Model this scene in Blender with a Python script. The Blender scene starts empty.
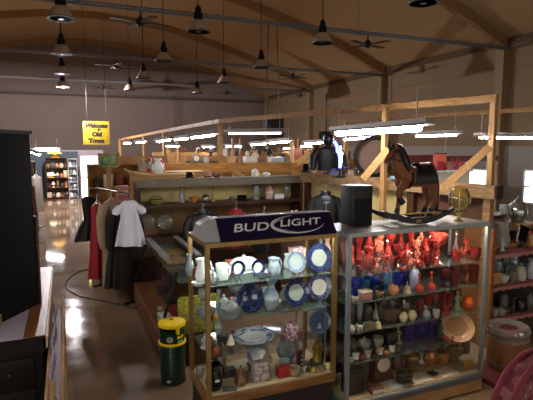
import bpy, bmesh, math, random
from mathutils import Vector, Matrix, Euler
random.seed(7)
PI = math.pi
sc = bpy.context.scene
COL = sc.collection
# ------------------------------------------------------------------ camera
F = 480.0; CH = 2.5
PHI = math.atan(54/F); TH = math.atan(202.5/F*math.cos(PHI))
s_, c_ = math.sin(TH), math.cos(TH); sp_, cp_ = math.sin(PHI), math.cos(PHI)
R_ = Vector((c_, -s_, 0)); FW = Vector((s_*cp_, c_*cp_, -sp_)); UP = Vector((s_*sp_, c_*sp_, cp_))
EYE = Vector((0, 0, CH))
cam = bpy.data.objects.new('camera', bpy.data.cameras.new('camera')); COL.objects.link(cam)
cam.location = EYE; cam.rotation_euler = (PI/2-PHI, 0, -TH)
cam.data.sensor_width = 36; cam.data.lens = 36*F/533; cam.data.clip_start = .05; cam.data.clip_end = 100
sc.camera = cam
# measuring helpers: where the sight line of a photo pixel meets a known plane
def ray(x, y): return FW + R_*((x-266.5)/F) + UP*((200-y)/F)
def atD(x, y, d): return EYE + ray(x, y)*d
def atZ(x, y, z): r = ray(x, y); return EYE + r*((z-CH)/r.z)
def atY(x, y, v): r = ray(x, y); return EYE + r*(v/r.y)
def atX(x, y, v): r = ray(x, y); return EYE + r*(v/r.x)
def depth(p): return (Vector(p)-EYE).dot(FW)
# ------------------------------------------------------------------ materials
MATS = {}
def nt(name):
    m = bpy.data.materials.new(name); m.use_nodes = True
    n = m.node_tree.nodes; n.clear(); l = m.node_tree.links
    out = n.new('ShaderNodeOutputMaterial')
    return m, n, l, out
def rgba(c): return (c[0], c[1], c[2], 1)
def lin(h):
    h = h.lstrip('#'); v = [int(h[i:i+2], 16)/255 for i in (0, 2, 4)]
    return tuple(x/12.92 if x <= .04045 else ((x+.055)/1.055)**2.4 for x in v)
def ramp(n, pts):
    r = n.new('ShaderNodeValToRGB'); e = r.color_ramp.elements
    while len(e) > 1: e.remove(e[-1])
    e[0].position = pts[0][0]; e[0].color = rgba(pts[0][1])
    for p, c in pts[1:]:
        q = e.new(p); q.color = rgba(c)
    return r
def principled(n, rough=.5, metal=0, spec=.5, **k):
    b = n.new('ShaderNodeBsdfPrincipled')
    b.inputs['Roughness'].default_value = rough; b.inputs['Metallic'].default_value = metal
    b.inputs['Specular IOR Level'].default_value = spec
    for kk, v in k.items(): b.inputs[kk].default_value = v
    return b
def M(name, col, rough=.5, metal=0, spec=.5, var=.18, scale=14, stretch=(1, 1, 1), bump=0, col2=None, **k):
    """plain procedural surface: a base colour broken up by noise"""
    if name in MATS: return MATS[name]
    col = lin(col) if isinstance(col, str) else col
    c2 = (lin(col2) if isinstance(col2, str) else col2) if col2 else tuple(v*(1-var) for v in col)
    m, n, l, out = nt(name)
    tc = n.new('ShaderNodeTexCoord'); mp = n.new('ShaderNodeMapping'); mp.inputs['Scale'].default_value = stretch
    nz = n.new('ShaderNodeTexNoise'); nz.inputs['Scale'].default_value = scale; nz.inputs['Detail'].default_value = 4
    l.new(tc.outputs['Object'], mp.inputs[0]); l.new(mp.outputs[0], nz.inputs['Vector'])
    r = ramp(n, [(.3, c2), (.7, col)]); l.new(nz.outputs['Fac'], r.inputs[0])
    b = principled(n, rough, metal, spec, **k); l.new(r.outputs[0], b.inputs['Base Color'])
    if bump:
        bp = n.new('ShaderNodeBump'); bp.inputs['Strength'].default_value = bump; bp.inputs['Distance'].default_value = .01
        l.new(nz.outputs['Fac'], bp.inputs['Height']); l.new(bp.outputs[0], b.inputs['Normal'])
    l.new(b.outputs[0], out.inputs[0]); MATS[name] = m; return m
def wood(name, c1, c2, rough=.55, axis=0, scale=3, knots=True):
    st = [14, 14, 14]; st[axis] = 1.2
    return M(name, c1, rough, 0, .35, scale=scale, stretch=st, col2=c2, bump=.15)
def emit(name, col, strength):
    if name in MATS: return MATS[name]
    m, n, l, out = nt(name)
    e = n.new('ShaderNodeEmission'); e.inputs[0].default_value = rgba(col); e.inputs[1].default_value = strength
    l.new(e.outputs[0], out.inputs[0]); MATS[name] = m; return m
def glass(name, tint=(1, 1, 1), fac=.5, body=0, bcol=(.9, .95, .95), rough=.03):
    """thin clear pane: transparent with fresnel reflection, optionally a little body"""
    if name in MATS: return MATS[name]
    m, n, l, out = nt(name)
    t = n.new('ShaderNodeBsdfTransparent'); t.inputs[0].default_value = rgba(tint)
    g = n.new('ShaderNodeBsdfGlossy'); g.inputs['Roughness'].default_value = rough
    lw = n.new('ShaderNodeFresnel'); lw.inputs['IOR'].default_value = 1.45
    mu = n.new('ShaderNodeMath'); mu.operation = 'MULTIPLY'; mu.inputs[1].default_value = fac
    l.new(lw.outputs[0], mu.inputs[0])
    mx = n.new('ShaderNodeMixShader'); l.new(mu.outputs[0], mx.inputs[0]); l.new(t.outputs[0], mx.inputs[1]); l.new(g.outputs[0], mx.inputs[2])
    last = mx
    if body:
        nz = n.new('ShaderNodeTexNoise'); nz.inputs['Scale'].default_value = 30
        tc = n.new('ShaderNodeTexCoord'); l.new(tc.outputs['Object'], nz.inputs['Vector'])
        r = ramp(n, [(.35, tuple(v*.55 for v in bcol)), (.65, bcol)]); l.new(nz.outputs['Fac'], r.inputs[0])
        p = principled(n, .08, 0, 1.0); l.new(r.outputs[0], p.inputs['Base Color'])
        m2 = n.new('ShaderNodeMixShader'); m2.inputs[0].default_value = body
        l.new(mx.outputs[0], m2.inputs[1]); l.new(p.outputs[0], m2.inputs[2]); last = m2
    l.new(last.outputs[0], out.inputs[0]); MATS[name] = m; return m
def plate_mat(name, centre, rim, rim2, split=.6, scale=40):
    """ceramic plate: plain well, patterned rim (radius read from the plate's own axis, plate radius = 1 via UV-free object length)"""
    if name in MATS: return MATS[name]
    centre, rim, rim2 = [lin(c) if isinstance(c, str) else c for c in (centre, rim, rim2)]
    m, n, l, out = nt(name)
    tc = n.new('ShaderNodeTexCoord'); sx = n.new('ShaderNodeSeparateXYZ'); l.new(tc.outputs['Generated'], sx.inputs[0])
    def mth(op, a, b=None):
        q = n.new('ShaderNodeMath'); q.operation = op
        for i, v in ((0, a), (1, b)):
            if v is None: continue
            if isinstance(v, (int, float)): q.inputs[i].default_value = v
            else: l.new(v, q.inputs[i])
        return q.outputs[0]
    dx = mth('SUBTRACT', sx.outputs[0], .5); dy = mth('SUBTRACT', sx.outputs[1], .5)
    rad = mth('MULTIPLY', mth('SQRT', mth('ADD', mth('MULTIPLY', dx, dx), mth('MULTIPLY', dy, dy))), 2)
    nz = n.new('ShaderNodeTexNoise'); nz.inputs['Scale'].default_value = scale/4; nz.inputs['Detail'].default_value = 3
    l.new(tc.outputs['Generated'], nz.inputs['Vector'])
    pr = ramp(n, [(.4, rim), (.62, rim2)]); l.new(nz.outputs['Fac'], pr.inputs[0])
    wob = mth('ADD', rad, mth('MULTIPLY', mth('SUBTRACT', nz.outputs['Fac'], .5), .2))
    st = mth('GREATER_THAN', wob, split)
    mx = n.new('ShaderNodeMix'); mx.data_type = 'RGBA'
    l.new(st, mx.inputs[0]); mx.inputs[6].default_value = rgba(centre); l.new(pr.outputs[0], mx.inputs[7])
    b = principled(n, .15, 0, .6); l.new(mx.outputs[2], b.inputs['Base Color']); l.new(b.outputs[0], out.inputs[0])
    MATS[name] = m; return m
def checker(name, c1, c2, scale, rough=.85, kind='checker'):
    if name in MATS: return MATS[name]
    m, n, l, out = nt(name); tc = n.new('ShaderNodeTexCoord')
    ch = n.new('ShaderNodeTexChecker'); ch.inputs['Scale'].default_value = scale
    ch.inputs[1].default_value = rgba(lin(c1)); ch.inputs[2].default_value = rgba(lin(c2)); l.new(tc.outputs['Object'], ch.inputs[0])
    b = principled(n, rough, 0, .2); l.new(ch.outputs[0], b.inputs['Base Color']); l.new(b.outputs[0], out.inputs[0]); MATS[name] = m; return m
def blotch(name, cols, scale=8, rough=.8, detail=2):
    """several colours in soft patches (printed cloth, bound papers)"""
    if name in MATS: return MATS[name]
    m, n, l, out = nt(name); tc = n.new('ShaderNodeTexCoord')
    v = n.new('ShaderNodeTexNoise'); v.inputs['Scale'].default_value = scale; v.inputs['Detail'].default_value = detail
    l.new(tc.outputs['Object'], v.inputs['Vector'])
    r = ramp(n, [(.3+.4*i/(max(1, len(cols)-1)), lin(c)) for i, c in enumerate(cols)]); r.color_ramp.interpolation = 'CONSTANT' if detail < 1 else 'LINEAR'
    l.new(v.outputs['Fac'], r.inputs[0])
    b = principled(n, rough, 0, .3); l.new(r.outputs[0], b.inputs['Base Color']); l.new(b.outputs[0], out.inputs[0]); MATS[name] = m; return m
# ------------------------------------------------------------------ mesh building
class B:
    def __init__(s): s.bm = bmesh.new()
    def _m(s, vs, mat):
        bmesh.ops.transform(s.bm, matrix=mat, verts=vs)
    def box(s, c, d, rz=0, rx=0, ry=0, bev=0):
        g = bmesh.ops.create_cube(s.bm, size=1); vs = g['verts']
        bmesh.ops.scale(s.bm, vec=d, verts=vs)
        if bev:
            es = list({e for v in vs for e in v.link_edges})
            r = bmesh.ops.bevel(s.bm, geom=es, offset=bev, segments=2, affect='EDGES', profile=.5)
            vs = list({v for f in r['faces'] for v in f.verts} | {v for v in vs if v.is_valid})
        s._m(vs, Matrix.Translation(c) @ Euler((rx, ry, rz)).to_matrix().to_4x4()); return s
    def tube(s, pts, r, seg=8, closed=False, cap=True):
        pts = [Vector(p) for p in pts]; n = len(pts); rr = r if isinstance(r, (list, tuple)) else [r]*n
        rings = []; ref = None
        for i, p in enumerate(pts):
            a = pts[i-1] if (i or closed) else p; b = pts[(i+1) % n] if (i < n-1 or closed) else p
            t = (b-a); t = t.normalized() if t.length > 1e-9 else Vector((0, 0, 1))
            if ref is None:
                ref = Vector((0, 0, 1)) if abs(t.z) < .9 else Vector((1, 0, 0))
            u = (ref - t*ref.dot(t)); u = u.normalized() if u.length > 1e-6 else t.orthogonal().normalized(); ref = u; w = t.cross(u)
            rings.append([s.bm.verts.new(p+(u*math.cos(2*PI*k/seg)+w*math.sin(2*PI*k/seg))*rr[i]) for k in range(seg)])
        for i in range(n if closed else n-1):
            A, C = rings[i], rings[(i+1) % n]
            for k in range(seg): s.bm.faces.new((A[k], A[(k+1) % seg], C[(k+1) % seg], C[k]))
        if cap and not closed:
            s.bm.faces.new(rings[0][::-1]); s.bm.faces.new(rings[-1])
        return s
    def lathe(s, prof, c=(0, 0, 0), seg=20, sx=1, sy=1, mat=None, flute=0, nf=8):
        rings = []; new = []
        for r, z in prof:
            if r < 1e-6: v = [s.bm.verts.new((0, 0, z))]
            else: v = [s.bm.verts.new((r*sx*math.cos(2*PI*k/seg)*(1+flute*math.cos(2*PI*k*nf/seg)), r*sy*math.sin(2*PI*k/seg)*(1+flute*math.cos(2*PI*k*nf/seg)), z)) for k in range(seg)]
            rings.append(v); new += v
        for A, C in zip(rings, rings[1:]):
            if len(A) == 1 and len(C) == 1: continue
            for k in range(seg):
                k2 = (k+1) % seg
                if len(A) == 1: s.bm.faces.new((A[0], C[k2], C[k]))
                elif len(C) == 1: s.bm.faces.new((A[k], A[k2], C[0]))
                else: s.bm.faces.new((A[k], A[k2], C[k2], C[k]))
        for A, rev in ((rings[0], True), (rings[-1], False)):
            if len(A) > 1: s.bm.faces.new(A[::-1] if rev else A)
        s._m(new, Matrix.Translation(c) @ (mat if mat is not None else Matrix())); return s
    def sph(s, c, r, seg=14, rz=0, rx=0, ry=0):
        r = r if isinstance(r, (list, tuple)) else (r, r, r)
        g = bmesh.ops.create_uvsphere(s.bm, u_segments=seg, v_segments=max(6, seg*2//3), radius=1); vs = g['verts']
        s._m(vs, Matrix.Translation(c) @ Euler((rx, ry, rz)).to_matrix().to_4x4() @ Matrix.Diagonal((*r, 1))); return s
    def prism(s, poly, d0, d1, axis='Y'):
        """polygon (a,b) pushed along an axis: 'Y' -> (a, d, b), 'X' -> (d, a, b), 'Z' -> (a, b, d)"""
        f = {'Y': lambda a, b, d: (a, d, b), 'X': lambda a, b, d: (d, a, b), 'Z': lambda a, b, d: (a, b, d)}[axis]
        A = [s.bm.verts.new(f(a, b, d0)) for a, b in poly]; C = [s.bm.verts.new(f(a, b, d1)) for a, b in poly]
        n = len(poly)
        for k in range(n): s.bm.faces.new((A[k], A[(k+1) % n], C[(k+1) % n], C[k]))
        s.bm.faces.new(A[::-1]); s.bm.faces.new(C); return s
    def plank(s, p, q, w, h):
        """straight board from p to q, w across (horizontal), h tall"""
        p, q = Vector(p), Vector(q); t = (q-p).normalized(); u = Vector((0, 0, 1)).cross(t)
        u = u.normalized() if u.length > 1e-4 else Vector((1, 0, 0)); v = t.cross(u)
        vs = [[s.bm.verts.new(e+u*a*w/2+v*b*h/2) for a, b in ((-1, -1), (1, -1), (1, 1), (-1, 1))] for e in (p, q)]
        for k in range(4): s.bm.faces.new((vs[0][k], vs[0][(k+1) % 4], vs[1][(k+1) % 4], vs[1][k]))
        s.bm.faces.new(vs[0][::-1]); s.bm.faces.new(vs[1]); return s
    def grid(s, fn, nu, nv, thick=.004):
        """cloth sheet fn(u,v)->point, closed to a thin solid"""
        V = [[s.bm.verts.new(fn(i/nu, j/nv)) for j in range(nv+1)] for i in range(nu+1)]
        fs = [s.bm.faces.new((V[i][j], V[i+1][j], V[i+1][j+1], V[i][j+1])) for i in range(nu) for j in range(nv)]
        bmesh.ops.recalc_face_normals(s.bm, faces=fs)
        bmesh.ops.solidify(s.bm, geom=fs, thickness=thick); return s
    def out(s, name, mat, parent=None, loc=(0, 0, 0), rot=(0, 0, 0), flat=False):
        bmesh.ops.recalc_face_normals(s.bm, faces=s.bm.faces[:])
        me = bpy.data.meshes.new(name); s.bm.to_mesh(me); s.bm.free()
        if not flat:
            for p in me.polygons: p.use_smooth = True
            me.set_sharp_from_angle(angle=.7)
        o = bpy.data.objects.new(name, me); COL.objects.link(o)
        me.materials.append(mat); o.location = loc; o.rotation_euler = rot
        if parent is not None: o.parent = parent
        return o
def tag(o, label, cat, group=None, kind=None):
    o['label'] = label; o['category'] = cat
    if group: o['group'] = group
    if kind: o['kind'] = kind
    return o
def thing(name, label, cat, loc=(0, 0, 0), rz=0, group=None, rot=None):
    o = bpy.data.objects.new(name, None); COL.objects.link(o); o.empty_display_size = .05
    o.location = loc; o.rotation_euler = rot or (0, 0, rz); return tag(o, label, cat, group)
def struct(name, b, mat, parent=None, **k):
    o = b.out(name, mat, parent, **k)
    if parent is None: o['kind'] = 'structure'
    return o
def dup(root, loc=None, rz=None, label=None, group=None, scale=None):
    r = root.copy(); COL.objects.link(r)
    if loc is not None: r.location = loc
    if rz is not None: r.rotation_euler = (0, 0, rz)
    if scale is not None: r.scale = (scale,)*3
    if label: r['label'] = label
    if group: r['group'] = group
    def kids(a, b):
        for ch in list(a.children):
            c = ch.copy(); COL.objects.link(c); c.parent = b; kids(ch, c)
    kids(root, r); return r
def text(name, body, size, mat, parent, loc, rot, shear=0, bold=0, depth_=.003, width=1.0, align='CENTER'):
    cu = bpy.data.curves.new(name, 'FONT'); cu.body = body; cu.size = size; cu.shear = shear; cu.offset = bold
    cu.extrude = depth_; cu.align_x = align; cu.align_y = 'CENTER'
    tmp = bpy.data.objects.new(name, cu); COL.objects.link(tmp)
    bpy.context.view_layer.update()
    me = bpy.data.meshes.new_from_object(tmp.evaluated_get(bpy.context.evaluated_depsgraph_get()))
    bpy.data.objects.remove(tmp); me.name = name
    o = bpy.data.objects.new(name, me); COL.objects.link(o); me.materials.clear(); me.materials.append(mat)
    o.parent = parent; o.location = loc; o.rotation_euler = rot; o.scale = (width, 1, 1); return o
ORD = ['first', 'second', 'third', 'fourth', 'fifth', 'sixth', 'seventh', 'eighth', 'ninth', 'tenth', 'eleventh', 'twelfth', 'thirteenth', 'fourteenth', 'fifteenth', 'sixteenth', 'seventeenth', 'eighteenth', 'nineteenth', 'twentieth']
# ------------------------------------------------------------------ palette
W_PINE = wood('pine lumber', '#b48c58', '#8e683c', axis=0)
W_PINEZ = wood('pine lumber upright', '#b48c58', '#8e683c', axis=2)
W_PINEY = wood('pine lumber long', '#ac8450', '#886236', axis=1)
W_ROUGH = wood('rough sawn beam', '#a08058', '#6e5234', .8, axis=1)
W_GREY = wood('weathered grey board', '#8a8272', '#5f584c', .8, axis=0)
W_DARK = wood('dark stained wood', '#4a2c1a', '#2c180e', .4, axis=0)
W_DARKZ = wood('dark stained wood upright', '#4a2c1a', '#2c180e', .4, axis=2)
W_MID = wood('brown wood', '#8a5a32', '#63391d', .4, axis=0)
W_MIDY = wood('brown wood long', '#8a5a32', '#63391d', .4, axis=1)
W_OAK = wood('oak veneer', '#b08a58', '#8e6a3e', .45, axis=0)
PANEL = M('cream painted panel', '#cbb98a', .7, var=.12, scale=5)
BRASS = M('brass', '#c9a24a', .28, .9, var=.2)
GOLDP = M('gold anodised metal', '#8a6f3e', .38, .6, var=.15)
ALU = M('brushed aluminium', '#8f9698', .4, .55, var=.12, stretch=(1, 30, 30))
CHROME = M('chrome', '#d8dde0', .12, 1, var=.08)
STEEL = M('grey steel', '#85868a', .45, .6, var=.15)
BLACKM = M('black metal', '#151516', .45, .3, var=.25)
BLACK = M('black vinyl', '#0c0b0c', .55, 0, .4, var=.25)
BLACKP = M('black paint', '#060506', .75, 0, .12, var=.2)
LEATHER = M('black leather', '#14161c', .42, 0, .5, var=.35, scale=9, bump=.25)
WHITEC = M('white ceramic', '#eef2ee', .12, 0, .6, var=.06)
IVORY = M('ivory ceramic', '#e6dcc2', .2, 0, .5, var=.1)
CLOTHW = M('white cotton', '#dcdce6', .85, 0, .2, var=.1, scale=20)
PANE = glass('clear glass pane', (.985, .995, .99), .14)
SHELFG = glass('glass shelf', (.95, .985, .97), .6, .07, (.55, .78, .70))
CLEAR = glass('clear pressed glass', (.9, .95, .95), 1.0, .22, (.8, .88, .9))
SMOKE = glass('smoky glass', (.6, .62, .62), 1.0, .25, (.35, .35, .36))
REDG = glass('ruby glass', (.86, .2, .16), 1.2, .62, (.36, .035, .03))
PINKG = glass('cranberry glass', (.96, .42, .36), 1.2, .55, (.6, .1, .075))
BLUEG = glass('cobalt glass', (.12, .2, .85), 1.5, .65, (.015, .03, .36))
TEALG = glass('teal glass', (.1, .5, .75), 1.5, .6, (.015, .16, .36))
PALEP = glass('pale pink glass', (.94, .5, .42), 1.2, .5, (.65, .2, .14))
AMBER = glass('amber glass', (.98, .94, .74), 1.2, .14, (.9, .78, .4))
GREENG = glass('green glass', (.35, .7, .4), .9, .5, (.12, .3, .14))
# ================================================================== SETTING
XL, XR, YF, YB = -9.5, 12.5, -5.0, 29.5
M_FLOOR = None
def floor_mat():
    m, n, l, out = nt('polished concrete'); tc = n.new('ShaderNodeTexCoord')
    a = n.new('ShaderNodeTexNoise'); a.inputs['Scale'].default_value = .8; a.inputs['Detail'].default_value = 6
    l.new(tc.outputs['Object'], a.inputs['Vector'])
    r = ramp(n, [(.3, lin('#6e5a44')), (.5, lin('#86705a')), (.7, lin('#927c64'))]); l.new(a.outputs['Fac'], r.inputs[0])
    br = n.new('ShaderNodeTexBrick'); br.inputs['Scale'].default_value = .55; br.inputs['Mortar Size'].default_value = .004; br.offset = 0
    br.inputs['Color1'].default_value = (1, 1, 1, 1); br.inputs['Color2'].default_value = (.97, .97, .97, 1); br.inputs['Mortar'].default_value = (.75, .75, .75, 1)
    l.new(tc.outputs['Object'], br.inputs['Vector'])
    mx = n.new('ShaderNodeMix'); mx.data_type = 'RGBA'; mx.blend_type = 'MULTIPLY'; mx.inputs[0].default_value = 1
    l.new(r.outputs[0], mx.inputs[6]); l.new(br.outputs[0], mx.inputs[7])
    b = principled(n, .2, 0, .55); l.new(mx.outputs[2], b.inputs['Base Color'])
    a2 = n.new('ShaderNodeTexNoise'); a2.inputs['Scale'].default_value = 3; a2.inputs['Detail'].default_value = 5
    l.new(tc.outputs['Object'], a2.inputs['Vector'])
    rr = ramp(n, [(.3, (.04, .04, .04)), (.75, (.09, .09, .09))]); l.new(a2.outputs['Fac'], rr.inputs[0]); l.new(rr.outputs[0], b.inputs['Roughness'])
    bp = n.new('ShaderNodeBump'); bp.inputs['Strength'].default_value = .02; bp.inputs['Distance'].default_value = .02
    l.new(a2.outputs['Fac'], bp.inputs['Height']); l.new(bp.outputs[0], b.inputs['Normal'])
    l.new(b.outputs[0], out.inputs[0]); return m
M_WALL = M('painted wall board', '#836e54', .85, var=.1, scale=1.2, stretch=(1, 1, .3))
M_WALLB = M('grey painted back wall', '#7d6f66', .85, var=.08, scale=.8)
M_CEIL = M('tan ceiling board', '#b0926a', .85, var=.08, scale=.6, stretch=(1, .2, 1))
M_RIB = wood('laminated timber arch', '#9a7a50', '#866640', .6, axis=0)
struct('floor', B().box(((XL+XR)/2, (YF+YB)/2, -.05), (XR-XL+.4, YB-YF+.4, .1)), floor_mat())
HALF = [(0, 8.13), (2, 8.02), (3.5, 7.8), (4.8, 7.5), (6, 7.18), (7.2, 6.84), (8.4, 6.46), (9.6, 6.02), (11, 5.42)]
PROF = [(1.5-x, z+.3) for x, z in HALF[:0:-1]] + [(1.5+x, z+.3) for x, z in HALF]
PROF = [(PROF[0][0]-.15, PROF[0][1]-.06)] + PROF + [(PROF[-1][0]+.15, PROF[-1][1]-.06)]
def roof_z(x):
    for (a, za), (b, zb) in zip(PROF, PROF[1:]):
        if a <= x <= b: return za+(zb-za)*(x-a)/(b-a)
    return 5.7
top = PROF; poly = top + [(x, z+.12) for x, z in reversed(top)]
struct('ceiling', B().prism(poly, YF-.1, YB+.1), M_CEIL)
for nm, x in (('wall_left', XL-.1), ('wall_right', XR+.1)):
    struct(nm, B().box((x, (YF+YB)/2, 2.86), (.2, YB-YF+.4, 5.72)), M_WALL)
gable = [(XL-.1, 0)] + [(XR+.1, 0)] + [(x, z+.05) for x, z in reversed(PROF)]
struct('wall_back', B().prism(gable, YB, YB+.2), M_WALLB)
struct('wall_front', B().prism(gable, YF-.2, YF), M_WALL)
# laminated arches, their tie pipes and the wall columns
k = 0
for yy in (-1.2, 4.9, 11.0, 17.0, 23.4, 29.35):
    k += 1
    low = [(x, z-.3) for x, z in PROF]
    struct('trim_%d' % k, B().prism(low + [(x, z+.02) for x, z in reversed(PROF)], yy-.09, yy+.09), M_RIB); k += 1
    for x in (XL+.12, XR-.13):
        struct('trim_%d' % k, B().box((x, yy, 2.72), (.26, .3, 5.44)), M('painted column', '#8d7858', .7)); k += 1
    b = B(); b.tube([(XL+.1, yy-.16, 5.42), (XR-.1, yy-.16, 5.42)], .035)
    struct('trim_%d' % k, b, STEEL); k += 1
    if yy > 8:
        struct('trim_%d' % k, B().tube([(XL+.1, yy-.16, 5.365), (XR-.1, yy-.16, 5.365)], .018), STEEL); k += 1
        for x in (2.1, 7.1):
            struct('trim_%d' % k, B().tube([(x, yy-.16, 5.42), (x, yy-.16, roof_z(x)-.02)], .008, 6), STEEL); k += 1
struct('trim_%d' % k, B().tube([(XR-.05, YF, 4.85), (XR-.05, YB, 4.85)], .02), M('painted pipe', '#9a8260', .6)); k += 1
struct('trim_%d' % k, B().box((XR-.03, (YF+YB)/2, 5.62), (.1, YB-YF, .2)), M('eave board', '#5a4630', .8)); k += 1
struct('trim_%d' % k, B().box(((XL+XR)/2, YB-.04, 5.35), (XR-XL, .08, .14)), M('eave board', '#5a4630', .8)); k += 1
# lower wall panels on the right wall
struct('trim_%d' % k, B().box((XR-.02, 10, 1.25), (.05, 22, 2.5)), M('grey lower wall panel', '#8d8680', .8, var=.06, scale=.7)); k += 1
struct('baseboard_right', B().box((XR-.06, 10, .06), (.04, 30, .12)), W_DARK)
struct('baseboard_back', B().box((5, YB-.03, .06), (15, .04, .12)), W_DARK)
# daylight windows in the right wall, the glazed door in the back wall
DAY = emit('daylight behind glass', (.82, .9, 1), 3.2)
def window(n, y, z0, z1, w):
    o = struct('window_%d' % n, B().box((XR-.06, y, (z0+z1)/2), (.02, w, z1-z0)), DAY)
    fr = M('white window frame', '#d8d8d6', .5)
    for dy in (-w/2, w/2): struct('window_frame', B().box((XR-.09, y+dy, (z0+z1)/2), (.08, .06, z1-z0+.06)), fr, o)
    for z in (z0, (z0+z1)/2, z1): struct('window_rail', B().box((XR-.09, y, z), (.08, w, .05)), fr, o)
window(1, 11.95, .1, 1.74, 1.15); window(2, 9.6, .85, 1.8, .85); window(3, 6.6, .5, 1.8, 1.6)
PB = 25.5
struct('wall_inner', B().box((-.9, PB+.06, 1.15), (5.4, .12, 2.3)), M('lilac grey partition', '#8f8688', .8))
d1 = struct('door_1', B().box((1.12, PB-.02, 1.0), (.8, .03, 2.0)), emit('daylit doorway', (.95, .93, 1), 3))
for x in (.69, 1.55): struct('door_jamb', B().box((x, PB-.04, 1.02), (.07, .1, 2.04)), M('door frame paint', '#77706c', .6), d1)
struct('door_rail', B().box((1.12, PB-.05, .95), (.8, .03, .06)), M('door frame paint', '#77706c', .6), d1)
struct('door_head', B().box((1.12, PB-.04, 2.04), (.93, .1, .07)), M('door frame paint', '#77706c', .6), d1)
# blue-grey boarding on the back wall left of the door
struct('trim_%d' % k, B().box((-.65, PB-.05, 1.12), (2.5, .1, 2.24)), M('blue grey boarding', '#33414c', .7, var=.15)); k += 1
# unseen storefront windows added behind the viewpoint as fill for floor and ceiling
for i, x in enumerate((-4.5, 2.0, 8.0)):
    w = struct('window_%d' % (4+i), B().box((x, YF+.03, 1.7), (2.6, .03, 2.0)), emit('storefront daylight', (1, .92, .82), 2.5))
    for dx in (-1.3, 0, 1.3): struct('window_frame', B().box((x+dx, YF+.06, 1.7), (.07, .06, 2.1)), W_DARK, w)

# ================================================================== HIGH-BAY LAMPS AND FANS
BELL = M('prismatic lamp bell', '#b8a893', .25, 0, .6, var=.12)
def high_bay(x, y, label, lit=False):
    t = thing('high_bay_lamp', label, 'lamp', (x, y, 4.8), 0, 'high bay lamps under the roof')
    h = roof_z(x)-4.8
    B().tube([(0, 0, .48), (0, 0, h)], .012, 6).out('cord', BLACKM, t)
    B().lathe([(0, .2), (.06, .2), (.1, .24), (.1, .33), (.07, .37), (.06, .46), (.03, .5), (0, .5)], seg=14).out('ballast', BLACKM, t)
    B().lathe([(0, .18), (.1, .21), (.14, .18), (.19, .08), (.235, 0), (.227, 0), (.18, .08), (.13, .17), (0, .17)], seg=20).out('bell', BELL, t)
    B().lathe([(.215, -.015), (.24, -.015), (.24, .015), (.215, .015), (.215, -.015)], seg=20).out('rim', STEEL, t)
    bm = emit('lit lamp bulb', (.85, .8, 1), 60) if lit else M('unlit lamp lens', '#b9ac98', .2)
    B().lathe([(0, -.02), (.1, -.01), (.2, .012), (.21, .03), (0, .03)], seg=18).out('lens', bm, t)
rows = {.05: 'aisle row', 2.6: 'second row from the left', 5.45: 'third row from the left'}
for x in rows:
    for i, y in enumerate((9.75, 13.4, 17.0, 20.8)):
        lit = x == .05 and i == 3
        lab = 'glowing high bay lamp, farthest of the row over the aisle' if lit else 'unlit grey bell lamp on a cord, %s of the %s' % (['nearest', 'second', 'third', 'farthest'][i], rows[x])
        high_bay(x, y, lab, lit)
high_bay(5.45, 6.45, 'unlit grey bell lamp cut off by the top edge of the photo')
def fan(x, y, z, rot, label, blades=4):
    t = thing('ceiling_fan', label, 'fan', (x, y, z), rot, 'ceiling fans')
    B().tube([(0, 0, .1), (0, 0, 5.37-z)], .015, 6).out('rod', BLACKM, t)
    B().lathe([(0, -.08), (.05, -.08), (.09, -.03), (.1, .04), (.06, .09), (.03, .12), (0, .12)], seg=14).out('motor', BLACKM, t)
    for k in range(blades):
        a = 2*PI*k/blades
        b = B().box((.40*math.cos(a), .40*math.sin(a), 0), (.52, .15, .014), rz=a, rx=0); bl = b.out('blade', M('fan blade', '#2c1e15', .5), t)
        B().box((.15*math.cos(a), .15*math.sin(a), .0), (.12, .03, .02), rz=a).out('blade_arm', BLACKM, bl)
for x, y, r, lb in ((1.62, 10.84, .3, 'dark ceiling fan nearest the aisle, beside the top pipe'), (1.7, 16.84, .1, 'dark ceiling fan between the two left lamp rows'), (1.7, 23.24, .5, 'small distant ceiling fan over the yellow sign'), (8.15, 16.84, .2, 'dark ceiling fan in front of the far column'), (7.4, 10.84, .35, 'dark ceiling fan under the top pipe at the right'), (7.6, 23.24, .0, 'small far ceiling fan above the hanging heater')):
    fan(x, y, 5.12, r, lb)
# hanging unit heater
t = thing('unit_heater', 'dark box heater hanging from the roof on rods', 'heater', (7.9, 18.2, 3.3))
B().box((0, 0, 0), (.75, .6, .9), bev=.03).out('casing', M('dark heater casing', '#17110d', .6), t)
for x in (-.3, .3): B().tube([(x, 0, .45), (x*.6, 0, roof_z(7.9)-3.3)], .02, 6).out('hanging_rod', BLACKM, t)
for i in range(5): B().box((0, -.31, -.3+.15*i), (.65, .03, .02)).out('louvre', BLACKM, t)
t = thing('junction_box', 'small dark box fixed on the far right wall', 'box', (12.24, 21.6, 3.0))
B().box((0, 0, 0), (.35, .5, .5), bev=.02).out('casing', BLACKM, t); B().tube([(.1, 0, .25), (.1, 0, 2.1)], .03).out('conduit', BLACKM, t)

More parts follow.
